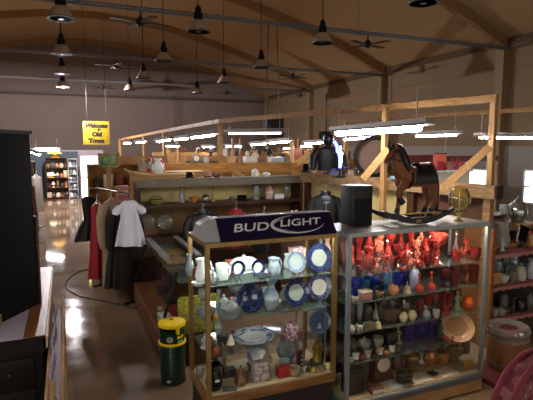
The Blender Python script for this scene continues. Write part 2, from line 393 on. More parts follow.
# ================================================================== SHOP LIGHTS
TUBE = emit('fluorescent tube', (1, .94, .92), 38)
TUBE2 = emit('dim fluorescent tube', (.82, .74, .82), 4)
HOUS = M('grey enamel housing', '#7d7870', .5)
def shop_light(xl, yl, xr, yr, d, label, tube=None, length=1.22, right_near=True, twin=False, rad=.02):
    # two ends on the sight lines of the photo, the fixture a standard length
    lo, hi = 0., 1.3
    def ends(q):
        q = q if right_near else -q
        return atD(xl, yl, d+q), atD(xr, yr, d-q)
    for _ in range(30):
        q = (lo+hi)/2; a, b = ends(q)
        if (a-b).length < length: lo = q
        else: hi = q
    a, b = ends((lo+hi)/2); mid = (a+b)/2; v = b-a
    rz = math.atan2(v.y, v.x); L = v.length; z = mid.z
    tilt = math.asin(max(-.25, min(.25, v.z/L)))
    t = thing('shop_light', label, 'light', (mid.x, mid.y, z), group='hanging fluorescent shop lights', rot=(0, -tilt, rz))
    B().prism([(-.085, .04), (-.05, .06), (-.05, .11), (.05, .11), (.05, .06), (.085, .04), (.075, .034), (.04, .05), (-.04, .05), (-.075, .034)], -L/2, L/2, 'X').out('reflector', HOUS, t)
    rad = .045 if 'rocking horse' in label else rad
    for sy in ((-.05, .05) if twin else (0,)): B().tube([(-L*.42, sy, .02), (L*.42, sy, .02)], rad, 10).out('tube', tube or TUBE, t)
    for sx in (-1, 1): B().tube([(sx*L*.4, 0, .11), (sx*L*.4, 0, .45)], .006, 5).out('chain', STEEL, t)
    return t
SL = [
 (332, 134.5, 430, 128.5, 6.0, 'long bright strip light above the rocking horse', None, 2.44, True),
 (342, 141, 374, 138, 9.5, 'bluish strip light behind the black jacket bust', None, 1.22, True),
 (304, 144.5, 324, 143.5, 13, 'strip light left of the black jacket bust', None, 1.22, True),
 (413, 137.2, 460, 136, 9, 'strip light above the pink poster', None, 1.22, True),
 (475, 138.5, 540, 139, 8.5, 'strip light crossing behind the tall right post', None, 1.22, True),
 (190, 139, 216, 136, 9.2, 'bright strip light left of the corner post', None, 1.22, True),
 (224, 134.5, 286, 134, 9.3, 'dim grey strip light right of the corner post', TUBE2, 1.22, True),
 (124, 144.3, 131, 143.7, 20, 'leftmost and smallest strip light under the left rail', None, 1.22, True),
 (136, 143.6, 146, 142.6, 16, 'second strip light from the left under the left rail', None, 1.22, True),
 (156, 142.6, 171, 140.6, 13, 'third strip light from the left under the left rail', None, 1.22, True),
 (174, 140.4, 189, 139.6, 12, 'fourth strip light from the left under the left rail', None, 1.22, True),
 (164, 147, 180, 147, 17, 'low faint strip light behind the red lantern', None, 1.22, True),
 (202, 147.5, 215, 147.5, 18, 'low faint strip light left of the corner post', None, 1.22, True),
 (225, 147.2, 242, 147.2, 16, 'low faint strip light right of the corner post', None, 1.22, True),
 (250, 145.6, 267, 144.6, 14, 'strip light in the middle behind the corner post', None, 1.22, True),
 (268, 144, 291, 142.4, 11.5, 'bright strip light left of the far diagonal brace', None, 1.22, True),
 (280, 149, 291, 149, 20, 'lowest faint strip light above the far booths', None, 1.22, True),
 (299, 147.3, 312, 147.3, 17, 'low strip light beside the far diagonal brace', None, 1.22, True),
]
for xl, yl, xr, yr, d, lb, tb, L, rn in SL: shop_light(xl, yl, xr, yr, d, lb, tb, L, rn)
shop_light(33.5, 150.5, 60, 150, 20.5, 'bright strip light at the far end of the aisle', emit('bright fluorescent tube', (1, .98, 1), 13), 1.22, rad=.07, twin=True)
shop_light(31, 152, 40, 155.5, 14, 'short strip light partly behind the tall black cabinet', None, 1.22, rad=.04)
def fill_strip(x, y, rz, label):  # out-of-view strip lights, added to brighten the floor and ceiling
    L = 2.44; z = 2.75
    t = thing('shop_light', label, 'light', (x, y, z), rz, 'hanging fluorescent shop lights')
    B().prism([(-.085, .04), (-.05, .06), (-.05, .11), (.05, .11), (.05, .06), (.085, .04), (.075, .034), (.04, .05), (-.04, .05), (-.075, .034)], -L/2, L/2, 'X').out('reflector', HOUS, t)
    B().tube([(-L*.46, 0, .02), (L*.46, 0, .02)], .024, 10).out('tube', TUBE, t)
    for sx in (-1, 1): B().tube([(sx*L*.4, 0, .11), (sx*L*.4, 0, roof_z(x)-z)], .006, 5).out('chain', STEEL, t)
for i, (x, y, r) in enumerate(((-2.3, 3.2, PI/2), (-2.4, 6.6, PI/2), (-2.6, 10.5, PI/2), (-1.2, .6, PI/2))):
    fill_strip(x, y, r, ['long strip light over the booths left of the dresser', 'long strip light over the booths behind the black cabinet', 'long strip light over the booths left of the aisle', 'long strip light beside the viewpoint at the left'][i])
# ================================================================== LEFT FOREGROUND
t = thing('dresser', 'low dark brown dresser with a pale runner along its top', 'dresser', (-.72, 5.25, 0))
B().box((0, 0, .46), (.98, 2.3, .84), bev=.01).out('body', M('dark dresser front', '#150c09', .6, 0, .2, var=.3), t)
B().box((.02, 0, .94), (1.0, 2.36, .12)).out('top', M('dark dresser front', '#150c09', .6), t)
B().box((.44, 0, 1.004), (.15, 2.36, .008)).out('edge_strip', W_MIDY, t)
B().box((-.06, -.004, 1.006), (.84, 2.37, .008)).out('runner', M('pale lilac runner', '#a094a0', .9, var=.06), t)
B().box((.515, 0, .95), (.03, 2.36, .1)).out('edge_moulding', M('light maple edge', '#c9a878', .5), t)
for j in range(3):
    dr = B().box((0, -1.16, .2+.26*j), (.86, .03, .23), bev=.006).out('drawer', M('dark dresser front', '#1d120d', .5), t)
    for x in (-.25, .25): B().sph((x, -1.19, .2+.26*j), .016).out('knob', W_DARK, dr)
for x in (-.42, .42):
    for y in (-1.05, 1.05): B().box((x, y, .025), (.08, .08, .05)).out('foot', W_DARK, t)
# tall black cabinet on the dresser, turned a little
a = math.atan2(4.86-4.58, -.39+.57)
t = thing('black_cabinet', 'tall flat black cabinet standing on the dresser at the left edge', 'cabinet', (-.265, 4.9, 1.012), math.atan2(.28, .18))
W = 1.05
B().box((-W/2-.02, .12, .8), (W, .22, 1.6), bev=.008).out('body', BLACKP, t)
B().box((-W/2-.02, .12, 1.61), (W+.03, .25, .03)).out('top_board', M('black brown edge', '#0a0605', .7), t)
B().box((-W/2-.02, .005, .82), (W-.1, .02, 1.45), bev=.004).out('panel', BLACKP, t)
B().box((.0, .12, .42), (.03, .24, .84)).out('side_board', M('red brown side board', '#2e1610', .5, var=.2), t)
t = thing('trinket_box', 'small brass trinket box at the near end of the pale runner', 'box', (-.6, 4.42, 1.012))
B().box((0, 0, .035), (.11, .08, .07), bev=.01).out('body', BRASS, t); B().box((0, 0, .08), (.115, .085, .02), bev=.008).out('lid', BRASS, t); B().sph((0, 0, .1), .012).out('knob', BRASS, t)
# blanket rack beside the dresser
t = thing('blanket_rack', 'pale wooden rack with a lilac quilt, beside the dresser', 'rack', (-.135, 4.45, 0))
for y in (-1.3, 1.1):
    for x in (-.04, .05): B().box((x, y, .42), (.025, .04, .84)).out('post', W_PINEZ, t)
for x, z in ((.055, .87), (-.045, .83), (.05, .3)): B().tube([(x, -1.35, z), (x, 1.15, z)], .014).out('rail', W_PINEY, t)
def quilt(u, v):
    y = -1.0+1.95*v; s = u*1.4-.7
    x = .0 + .03*math.sin(s*2.2); z = .87-abs(s)*.75+.012*math.sin(9*y+4*s)
    return (x + (.01 if s > 0 else -.03) + .008*math.sin(11*y), y, z)
B().grid(quilt, 14, 26, .012).out('quilt', M('lilac quilt', '#b6aabc', .95, var=.25, scale=10), t)
B().tube([(-.005, -1.36, .88), (-.005, -1.02, .9)], .018).out('rolling_bar', wood('yellow bar', '#a8813c', '#7a5a25', axis=1), t)

# ================================================================== CABLE ON THE FLOOR
pts = [(.95, 7.35), (.71, 7.69), (.43, 8.02), (.14, 8.36), (-.04, 8.8), (-.09, 9.15), (-.06, 9.5), (.03, 9.82), (.16, 10.08), (.32, 10.19), (.6, 10.1)]
tag(B().tube([(x, y, .009) for x, y in pts], .009, 6).out('power_cord', M('dark cord', '#1c1614', .5)), 'dark cord looping across the aisle floor', 'cord')

# ================================================================== GLASS COUNTER ALONG THE AISLE
t = thing('glass_counter', 'long slanted glass jewellery counter with wooden base along the aisle', 'display counter', (0, 0, 0))
y0, y1 = 5.42, 7.62
B().box((1.27, (y0+y1)/2, .16), (.68, y1-y0, .32), bev=.006).out('base', wood('counter base wood', '#6a4327', '#4a2c18', axis=1), t)
B().box((1.27, (y0+y1)/2, .335), (.7, y1-y0+.02, .03)).out('deck', W_MIDY, t)
B().box((1.38, (y0+y1)/2, .90), (.42, y1-y0-.06, .012)).out('shelf', SHELFG, t)
for x in (1.17, 1.6): B().box((x, (6.15+y1)/2, 1.05), (.075, y1-6.15, .03)).out('top_rail', M('grey rail enamel', '#8d8e92', .4), t)
B().box((1.38, (y0+y1)/2, 1.057), (.4, y1-y0, .008)).out('top_glass', PANE, t)
fa = math.atan2(.7, .24)
B().plank((.94, (y0+y1)/2, .35), (1.14, (y0+y1)/2, 1.04), y1-y0, .008).out('front_glass', PANE, t)
B().box((1.61, (y0+y1)/2, .7), (.02, y1-y0, .7)).out('rear_panel', M('dark counter back', '#2a1c14', .6), t)
for y in (y0+.015, y1-.015):
    B().plank((.94, y, .35), (1.15, y, 1.05), .03, .03).out('slanted_post', BLACKM, t)
    B().box((1.6, y, .7), (.03, .03, .7)).out('post', BLACKM, t)
B().prism([(.95, .36), (1.6, .36), (1.6, 1.04), (1.15, 1.04)], y0+.02, y0+.028, 'Y').out('end_glass', PANE, t)
def flat(name, label, cat, x, y, z, w, d, h, mat, rz=0, group=None, parts=None):
    o = B().box((0, 0, h/2), (w, d, h), bev=min(.004, h*.3)).out(name, mat, loc=(x, y, z), rot=(0, 0, rz)); return tag(o, label, cat, group)
flat('booklet', 'red covered book lying on the counter shelf', 'book', 1.3, 6.05, .352, .3, .45, .03, M('red book cover', '#7d1c18', .6), .2)
flat('booklet', 'tan open pamphlet beside the red book in the counter', 'book', 1.42, 5.62, .352, .22, .28, .02, M('tan paper', '#b09a6a', .8), -.1)
flat('jewellery_tray', 'grey green jewellery tray under the counter top, far end', 'tray', 1.38, 7.35, .908, .32, .3, .05, M('grey green felt', '#6d7a6a', .9))
flat('jewellery_tray', 'tan paper covered tray in the middle of the counter', 'tray', 1.38, 6.92, .908, .34, .3, .06, blotch('tan printed papers', ['#c9b88a', '#8a7548', '#a88f58', '#5a4a30'], 22))
flat('jewellery_tray', 'brown tray of small cards nearer in the counter', 'tray', 1.38, 6.5, .908, .34, .3, .06, blotch('brown small cards', ['#3d2a1c', '#b8a07a', '#6b4a2a', '#d8cba8'], 30))
flat('white_box', 'white box on the counter deck near the trash can', 'box', 1.05, 5.75, .35, .13, .2, .1, M('white card', '#cfccc6', .7), .1)
flat('price_tag', 'small white tag on the counter deck beyond the white box', 'tag', 1.08, 6.2, .35, .06, .05, .04, M('white card', '#cfccc6', .7), .3)
for i, (x, y, w, c, nm) in enumerate(((1.28, 6.45, .2, '#3a2a20', 'dark brown'), (1.45, 6.0, .22, '#54402c', 'brown'), (1.25, 6.9, .2, '#2c2c34', 'slate'), (1.42, 7.3, .2, '#4a3a3a', 'umber'))):
    flat('keepsake_box', '%s keepsake box on the lower deck of the glass counter' % nm, 'box', x, y, .35, w, .2, .1+.02*i, M('keepsake ' + nm, c, .6))
t = thing('floral_panel', 'yellow green floral cushion leaning behind the trash can', 'cushion', (1.36, 5.27, .0), 0)
B().box((0, 0, .17), (.5, .2, .34), bev=.01).out('stand', W_DARK, t)
B().box((0, .02, .56), (.48, .09, .44), bev=.04, rx=-.1).out('cushion', blotch('floral print', ['#3c4a1c', '#8a8a2c', '#b8a83c', '#5f6b22', '#c9b86a'], 14), t)

# ================================================================== YELLOW AND GREEN BIN
t = thing('trash_can', 'dark green drum bin with a yellow lid and yellow band', 'bin', (.97, 4.9, 0))
G_ = M('dark green enamel', '#0f2a1c', .3, 0, .5, var=.15); Y_ = M('yellow enamel', '#e8c417', .3, 0, .5, var=.06)
B().lathe([(0, 0), (.125, 0), (.135, .01), (.135, .43), (.13, .44), (0, .44)], seg=28).out('body', G_, t)
B().lathe([(.136, .43), (.146, .435), (.146, .455), (.136, .46), (.12, .46), (.12, .43), (.136, .43)], seg=28).out('band', Y_, t)
hd = B().lathe([(0, .46), (.132, .46), (.134, .56), (.11, .57), (0, .57)], seg=28).out('head', G_, t)
for a in range(4): B().box((.12*math.cos(a*PI/2+.3), .12*math.sin(a*PI/2+.3), .6), (.035, .03, .09), rz=a*PI/2+.3).out('lid_post', Y_ if a % 2 else G_, t)
B().lathe([(0, .56), (.09, .56), (.09, .63), (0, .63)], seg=20).out('inner_drum', BLACKP, t)
B().lathe([(.142, .625), (.146, .64), (.14, .66), (.08, .675), (0, .68), (0, .625)], seg=28).out('lid', Y_, t)
B().lathe([(0, .678), (.02, .678), (.018, .69), (0, .692)], seg=10).out('lid_knob', M('amber knob', '#9a7a12', .4), t)
def badge(ang, z, mat, pts, nm):
    b = B().prism(pts, -.004, .004, 'Y'); o = b.out(nm, mat, t, (.137*math.cos(ang), .137*math.sin(ang), z), (0, 0, ang+PI/2)); return o
badge(-PI*.62, .51, M('silver emblem', '#aab4a8', .3, .3), [(.035*math.cos(q*PI/8), .03*math.sin(q*PI/8)) for q in range(16)], 'emblem_disc')
badge(-PI*.62, .513, M('green emblem', '#5c8a2a', .4), [(.02*math.cos(q*PI/6)+.003, .016*math.sin(q*PI/6)) for q in range(12)], 'emblem_centre')
badge(-PI*.36, .52, Y_, [(-.035, -.01), (.01, -.012), (.045, .014), (.03, .03), (.0, .01), (-.02, .022), (-.036, .012)], 'emblem_swoosh')
badge(-PI*.36, .48, M('teal emblem', '#6fae9a', .4), [(-.03, -.012), (.03, -.012), (.03, .008), (-.03, .008)], 'emblem_plate')
badge(-PI*.66, .06, M('silver emblem', '#aab4a8', .3, .3), [(.028*math.cos(q*PI/8), .014*math.sin(q*PI/8)) for q in range(16)], 'maker_badge')
badge(-PI*.6, .33, M('gold green emblem', '#4a5a24', .4), [(.02*math.cos(q*PI/6), .022*math.sin(q*PI/6)) for q in range(12)], 'side_emblem')

# ================================================================== CLOTHES BY THE COUNTER
HANG = M('pale plastic hanger', '#c9c6c0', .4)
def hanger(parent, z, w, mat=HANG, lean=0):
    hg = B().tube([(-w/2, 0, z-.09), (-w*.25, 0, z-.04), (0, 0, z), (w*.25, 0, z-.04), (w/2, 0, z-.09)], .008, 6).out('hanger', mat, parent)
    B().tube([(0, 0, z), (0, 0, z+.05), (.025, 0, z+.08), (.01, 0, z+.105), (-.015, 0, z+.1)], .005, 6).out('hook', mat, hg)
def garment(name, label, cat, loc, rz, prof, mat, depth_=.1, folds=5, fold=.02, sleeves=None, parts=(), group=None, seg=36, hang=None, smat=None):
    """hanging clothes: one body surface from (z, half width, half depth) rings with folds that grow to the hem"""
    t = thing(name, label, cat, loc, rz, group)
    b = B(); n = len(prof); rings = []
    ph0 = random.random()*6
    for i, (z, hw, hd) in enumerate(prof):
        f = fold*i/(n-1)
        ring = []
        for k in range(seg):
            a = 2*PI*k/seg
            q = 1+f/max(hd, .02)*math.sin(folds*a+ph0)*.8
            ring.append(b.bm.verts.new((hw*math.copysign(abs(math.cos(a))**.7, math.cos(a))*(1+f*math.sin(folds*a+ph0)), hd*math.sin(a)*q, z+.01*math.sin(3*a+ph0)*i/(n-1))))
        rings.append(ring)
    for A, C in zip(rings, rings[1:]):
        for k in range(seg): b.bm.faces.new((A[k], A[(k+1) % seg], C[(k+1) % seg], C[k]))
    b.bm.faces.new(rings[0]); b.bm.faces.new(rings[-1][::-1])
    b.out('body', mat, t)
    for s in (sleeves or ()):
        pts, rs = s; B().tube(pts, rs, 12).out('sleeve', smat or mat, t)
    if hang: hanger(t, *hang)
    return t
# white child's dress
t = garment('white_dress', 'white child dress with puffed sleeves on a hanger', 'dress', (.89, 7.62, 0), -.1,
  [(1.66, .08, .035), (1.61, .14, .055), (1.52, .14, .06), (1.42, .135, .06), (1.36, .145, .065), (1.2, .185, .08), (1.05, .215, .09), (.96, .235, .1)], CLOTHW, folds=7, fold=.05,
  sleeves=[([(s*.10, 0, 1.57), (s*.15, 0, 1.54), (s*.2, -.005, 1.49), (s*.215, -.01, 1.45)], [.045, .062, .062, .04]) for s in (-1, 1)], hang=(1.66, .2))
B().lathe([(.05, 1.6), (.075, 1.615), (.06, 1.645), (.05, 1.64)], seg=18, sy=.6).out('collar', CLOTHW, t)
# rack that carries the clothes
t = thing('garment_rack', 'dark metal clothes rack holding the white dress and coat', 'rack', (0, 0, 0))
B().tube([(.5, 8.9, 1.76), (.9, 7.72, 1.76)], .014).out('top_rail', BLACKM, t)
for x, y in ((.5, 8.9), (.9, 7.72)):
    B().tube([(x, y, .03), (x, y, 1.76)], .014).out('post', BLACKM, t); B().tube([(x-.12, y-.06, .02), (x+.12, y+.06, .02)], .016).out('foot', BLACKM, t)
TWEED = M('tan tweed fur', '#b09a78', .95, var=.5, scale=60, bump=.4)
garment('tan_coat', 'long tan fur coat hanging left of the white dress', 'coat', (.68, 8.25, 0), .8,
  [(1.62, .07, .05), (1.57, .17, .09), (1.3, .18, .1), (1.0, .19, .11), (.5, .21, .12), (.2, .22, .13)], TWEED, folds=5, fold=.03,
  sleeves=[([(s*.18, 0, 1.54), (s*.25, 0, 1.35), (s*.27, -.02, 1.0), (s*.26, -.04, .85)], [.08, .085, .075, .06]) for s in (-1, 1)], hang=(1.66, .3))
garment('red_gown', 'deep red gown hanging behind the tan fur coat', 'dress', (.47, 8.45, 0), .9,
  [(1.55, .06, .04), (1.5, .14, .07), (1.2, .13, .08), (.8, .18, .1), (.3, .24, .13)], M('deep red satin', '#a8142a', .45, var=.3), folds=6, fold=.05, hang=(1.6, .24))
garment('black_dress', 'short black dress with flared skirt at the aisle side', 'dress', (.36, 8.95, 0), .3,
  [(1.62, .06, .04), (1.58, .13, .07), (1.35, .11, .08), (1.2, .1, .08), (1.05, .2, .13), (.85, .28, .16)], M('black cloth', '#0d0c0f', .8, var=.2), folds=6, fold=.05, hang=(1.66, .24))
garment('dark_coat', 'dark brown coat hanging below and behind the white dress', 'coat', (.86, 7.95, 0), .2,
  [(1.5, .08, .05), (1.45, .18, .09), (1.0, .2, .11), (.6, .22, .12), (.2, .24, .12)], M('dark brown wool', '#1f1612', .9, var=.3), folds=5, fold=.03,
  sleeves=[([(s*.17, 0, 1.42), (s*.24, 0, 1.2), (s*.25, -.02, .85)], [.07, .07, .06]) for s in (-1, 1)], hang=(1.55, .3))
garment('black_skirt', 'black skirt with a white trim low on the clothes rack', 'skirt', (.72, 8.1, 0), .6,
  [(.95, .1, .06), (.9, .12, .07), (.6, .17, .1), (.2, .22, .12)], M('black cloth', '#0d0c0f', .8, var=.2), folds=7, fold=.05)

# ================================================================== BACK SHELF UNIT
t = thing('back_shelf', 'long two tier back shelf with cream panel and grey plank top', 'shelf', (0, 0, 0))
B().box((2.55, 8.12, 1.93), (3.0, .42, .03)).out('top_board', W_GREY, t)
B().box((2.55, 7.9, 1.895), (3.0, .03, .13)).out('front_board', W_GREY, t)
B().box((2.55, 8.1, 1.51), (3.0, .4, .05)).out('lower_board', W_DARK, t)
B().box((2.55, 8.31, 1.72), (3.0, .02, .4)).out('upper_panel', M('yellow cream panel', '#c2ae72', .7, var=.12, scale=3), t)
B().box((2.55, 8.33, .9), (3.0, .03, 1.2)).out('lower_panel', M('brown pegboard', '#7d5c36', .7, var=.15, scale=5), t)
for x in (1.08, 4.02): B().box((x, 8.12, .965), (.06, .42, 1.93)).out('side_post', W_DARKZ, t)
B().box((2.55, 8.12, .3), (2.9, .42, .6)).out('base_cabinet', W_DARK, t)
# partition that runs back to front on the right: shelf panels under a rough beam
px0, py0, px1, py1 = 3.96, 7.7, 4.76, 4.2
dv = Vector((px1-px0, py1-py0, 0)).normalized()
t = thing('booth_partition', 'booth partition with rough timber beam and cream panel behind the cases', 'partition', (0, 0, 0))
B().plank((px0, py0, 1.95), (px1, py1, 1.95), .16, .16).out('beam', W_ROUGH, t)
mx, my = px0+(px1-px0)*.62, py0+(py1-py0)*.62
B().plank((px0+.05, py0, 1.5), (mx+.05, my, 1.5), .02, .78).out('panel', M('yellow cream panel', '#c2ae72', .7), t)
B().plank((mx+.05, my, 1.5), (px1+.05, py1+.1, 1.5), .02, .78).out('brown_panel', wood('brown panel', '#5a3820', '#3c2414', .5, axis=1), t)
B().plank((px0+.06, py0, .55), (px1+.06, py1+.1, .55), .03, 1.1).out('lower_panel', W_DARK, t)
for q in (0.03, .33, .66, .97):
    p = Vector((px0, py0, 0)).lerp(Vector((px1, py1, 0)), q)
    B().box((p.x, p.y, .93), (.09, .09, 1.86), rz=math.atan2(dv.y, dv.x)).out('post', W_ROUGH if q > .9 else W_DARKZ, t)
B().plank((px1-.005, py1-.012, 1.95), (px1, py1-.03, 1.95), .165, .165).out('beam_end', M('dark beam end grain', '#3a2618', .8), t)
# tall frame of 2x4s: rail, corner post, braces
t = thing('timber_frame', 'pine two by four frame with rails, posts and braces over the booths', 'frame', (0, 0, 0))
cor = Vector((3.25, 10.46, 3.06)); rp = Vector((4.72, 4.3, 3.06))
B().plank(cor, rp + (rp-cor).normalized()*.05, .045, .09).out('rail', W_PINEY, t)
far = [cor, Vector((3.05, 16, 2.99)), Vector((2.5, 24.5, 2.8))]
for a, b in zip(far, far[1:]): B().plank(a, b, .045, .09).out('rail', W_PINEY, t)
def post(p, z0, z1, w=.09, nm='post'): B().box((p[0], p[1], (z0+z1)/2), (w, w, z1-z0), rz=.23).out(nm, W_PINEZ, t)
post((4.735, 4.3), 2.035, 3.05, .068); post((cor.x, cor.y), 0, 3.03)
q = cor.lerp(rp, .77); post((4.235, 5.73), 0, 3.05, .07)
post((3.05, 16), 0, 2.97); post((2.5, 24.4), 0, 2.78); post((2.85, 19), 0, 2.93)
def brace(xa, ya, xb, yb, da, db, w=.09): B().plank(atD(xa, ya, da), atD(xb, yb, db), .04, w).out('brace', W_PINE, t)
brace(490, 147, 441, 189, 5.55, 5.85, .085)
brace(388, 149, 363, 179, 6.72, 6.85, .1)
brace(221, 157, 244, 179, 10.8, 10.4, .11)
brace(311, 153, 292, 168, 11, 11.4, .15)
# second booth frame further right: a long rail seen behind the tall post
t = thing('far_timber_rail', 'thin pine rail of the next booth at the upper right', 'rail', (0, 0, 0))
B().plank((5.9, 9.6, 3.08), (7.0, 5.0, 3.08), .04, .07).out('rail', W_PINEY, t)
B().box((5.95, 9.5, 1.53), (.09, .09, 3.06)).out('post', W_PINEZ, t); B().box((6.95, 5.1, 1.53), (.09, .09, 3.06)).out('post', W_PINEZ, t)
# beam of the booth behind the back shelf
t = thing('log_beam', 'yellow lit rough timber beam behind the back shelf', 'beam', (0, 0, 0))
B().plank((1.95, 10.2, 2.03), (5.4, 10.2, 2.0), .14, .2).out('beam', wood('honey beam', '#c08a48', '#8a5c2a', .7, axis=0), t)
B().box((2.1, 10.2, .96), (.12, .12, 1.92)).out('post', W_PINEZ, t); B().box((5.2, 10.2, .95), (.12, .12, 1.9)).out('post', W_PINEZ, t)

# ================================================================== SHOWCASES
def showcase(name, label, x0, x1, y0, y1, z0, zt, shelves, metal, basemat, trim, light, short=None):
    t = thing(name, label, 'display case', (0, 0, 0)); cx, cy = (x0+x1)/2, (y0+y1)/2; p = .035
    B().box((cx, cy+.02, z0/2-.04), (x1-x0-.04, y1-y0-.06, z0-.08)).out('base', basemat, t)
    B().box((cx, cy, z0-.04), (x1-x0, y1-y0, .08), bev=.004).out('trim', trim, t)
    B().box((cx, cy, z0+.004), (x1-x0-.05, y1-y0-.05, .008)).out('deck', M('pale deck board', '#b9a47c', .6, var=.1), t)
    for x in (x0+p/2, x1-p/2):
        for y in (y0+p/2, y1-p/2): B().box((x, y, (z0+zt)/2), (p, p, zt-z0-.001)).out('post', metal, t)
    for y in (y0+p/2, y1-p/2): B().box((cx, y, zt-p/2), (x1-x0-2*p, p, p)).out('rail', metal, t)
    for x in (x0+p/2, x1-p/2): B().box((x, cy, zt-p/2), (p, y1-y0-2*p, p)).out('rail', metal, t)
    B().box((cx, cy, zt-.006), (x1-x0-2*p, y1-y0-2*p, .008)).out('top_panel', M('grey laminate top', '#9a9a92', .35, var=.06), t)
    B().box((cx, y0+.012, (z0+zt)/2), (x1-x0-2*p, .005, zt-z0-p)).out('front_glass', PANE, t)
    B().box((cx, y1-.012, (z0+zt)/2), (x1-x0-2*p, .005, zt-z0-p)).out('back_glass', PANE, t)
    for x in (x0+.012, x1-.012): B().box((x, cy, (z0+zt)/2), (.005, y1-y0-2*p, zt-z0-p)).out('side_glass', PANE, t)
    for z in shelves:
        xe = x1-.035 if z != short else 1.87
        B().box(((x0+.035+xe)/2, cy+.02, z-.004), (xe-x0-.035, y1-y0-.09, .008)).out('shelf', SHELFG, t)
    B().tube([(x0+.06, y0+.05, zt-.027), (x1-.06, y0+.05, zt-.027)], .008, 8).out('light_tube', light, t)
    B().box((cx, y0+.052, zt-.0125), (x1-x0-.08, .034, .008)).out('light_housing', metal, t)
    return t
LZ = (.50, .80, 1.10, 1.39); LX0, LX1, LY0, LY1 = .97, 2.15, 3.53, 4.12
RZ = (.21, .53, .82, 1.10, 1.35); RX0, RX1, RY0, RY1 = 2.22, 3.86, 3.47, 4.02
showcase('display_case', 'brass framed glass display case of blue and white plates', LX0, LX1, LY0, LY1, LZ[0]-.01, 1.75, LZ[1:], GOLDP, M('dark maroon plinth', '#1c0d0e', .6), wood('case trim wood', '#8a6238', '#5f3f20', axis=0), emit('cool case tube', (.86, 1, .97), 58), LZ[1])
showcase('display_case', 'silver framed glass display case full of red glass', RX0, RX1, RY0, RY1, RZ[0]-.01, 1.75, RZ[1:], ALU, W_OAK, ALU, emit('warm case tube', (1, .78, .6), 95))
case_r = [o for o in COL.objects if o.name.startswith('display_case')][1]
B().box(((RX0+RX1)/2, RY0+.01, .1), (RX1-RX0-.02, .02, .17)).out('front_panel', W_OAK, case_r)
B().box(((RX0+RX1)/2, RY1-.03, .97), (RX1-RX0-.08, .012, 1.5)).out('back_panel', M('dark brown case back', '#24120c', .35, 0, .5, var=.3, scale=4), case_r)

# ================================================================== BEER SIGN ON THE LEFT CASE
NAVY = M('navy sign face', '#080a34', .2, 0, .6, var=.2); SILV = M('silver lettering', '#dcdcdc', .4, .1, var=.05)
t = thing('beer_sign', 'long dark blue beer sign lamp with silver lettering and chrome end', 'sign', (0, 0, 1.752))
sx0, sx1 = 1.1, 2.15
fy0, fy1, h_ = 3.56, 3.69, .165
B().prism([(fy0, .0), (fy1, h_), (3.84, h_), (3.97, 0)], sx0+.005, sx1-.005, 'X').out('housing', M('grey sign housing', '#4c4d55', .4, .3), t)
lean = math.atan2(fy1-fy0, h_)
B().plank(((sx0+sx1)/2, fy0-.006, .0), ((sx0+sx1)/2, fy1-.006, h_), sx1-sx0, .012).out('face', NAVY, t)
B().box(((sx0+sx1)/2, fy1+.02, h_+.004), (sx1-sx0, .06, .012)).out('top_strip', M('pale top strip', '#8d939c', .25, .6), t)
# chrome end: flares out to the left
cb = B(); A = [(fy0, 0), (fy1, h_), (3.84, h_), (3.97, 0)]
secs = []
for i in range(7):
    u = i/6; xx = sx0-.13*u; k_ = 1-.28*u*u
    secs.append([cb.bm.verts.new((xx, 3.765+(y-3.765)*(1-.1*u), z*k_)) for y, z in A])
for P_, Q_ in zip(secs, secs[1:]):
    for k_ in range(4): cb.bm.faces.new((P_[k_], P_[(k_+1) % 4], Q_[(k_+1) % 4], Q_[k_]))
cb.bm.faces.new(secs[0]); cb.bm.faces.new(secs[-1][::-1]); cb.out('chrome_end', M('satin chrome', '#c4ccd0', .35, .55, var=.05), t)
up = Vector((0, fy1-fy0, h_)).normalized(); nrm = Vector((0, -h_, fy1-fy0)).normalized()
def on_face(u, v, off=.0085): return Vector((sx0+(sx1-sx0)*u, fy0-.006, 0)) + Vector((0, fy1-fy0, h_))*v + nrm*off
frot = (PI/2-lean, 0, 0)
text('lettering', 'BUD', .105, SILV, t, on_face(.26, .5), frot, shear=.22, bold=.001, width=1.5, depth_=.002)
text('lettering', 'LIGHT', .092, SILV, t, on_face(.69, .58), frot, shear=.22, bold=.001, width=1.5, depth_=.002)
def arc(cu, cv, ru, rv, a0, a1, r, name='swoosh', n=24):
    pts = []; rr = []
    for i in range(n+1):
        a = a0+(a1-a0)*i/n; pts.append(on_face(cu+ru*math.cos(a), cv+rv*math.sin(a), .009)); rr.append(r*(.25+.75*math.sin(PI*i/n)))
    B().tube(pts, rr, 6).out(name, SILV, t)
arc(.67, .52, .235, .40, PI*.55, PI*1.95, .0065); arc(.66, .52, .215, .33, PI*.65, PI*1.45, .004); arc(.65, .52, .195, .28, PI*.7, PI*1.35, .0035)
o = B().prism([(-.05, 0), (.04, 0), (.03, .012), (-.035, .012)], 0, .003, 'Y').out('small_plate', M('pale lilac plate', '#c9c4e0', .3), t, on_face(.095, .1, .004), (-lean, 0, 0))

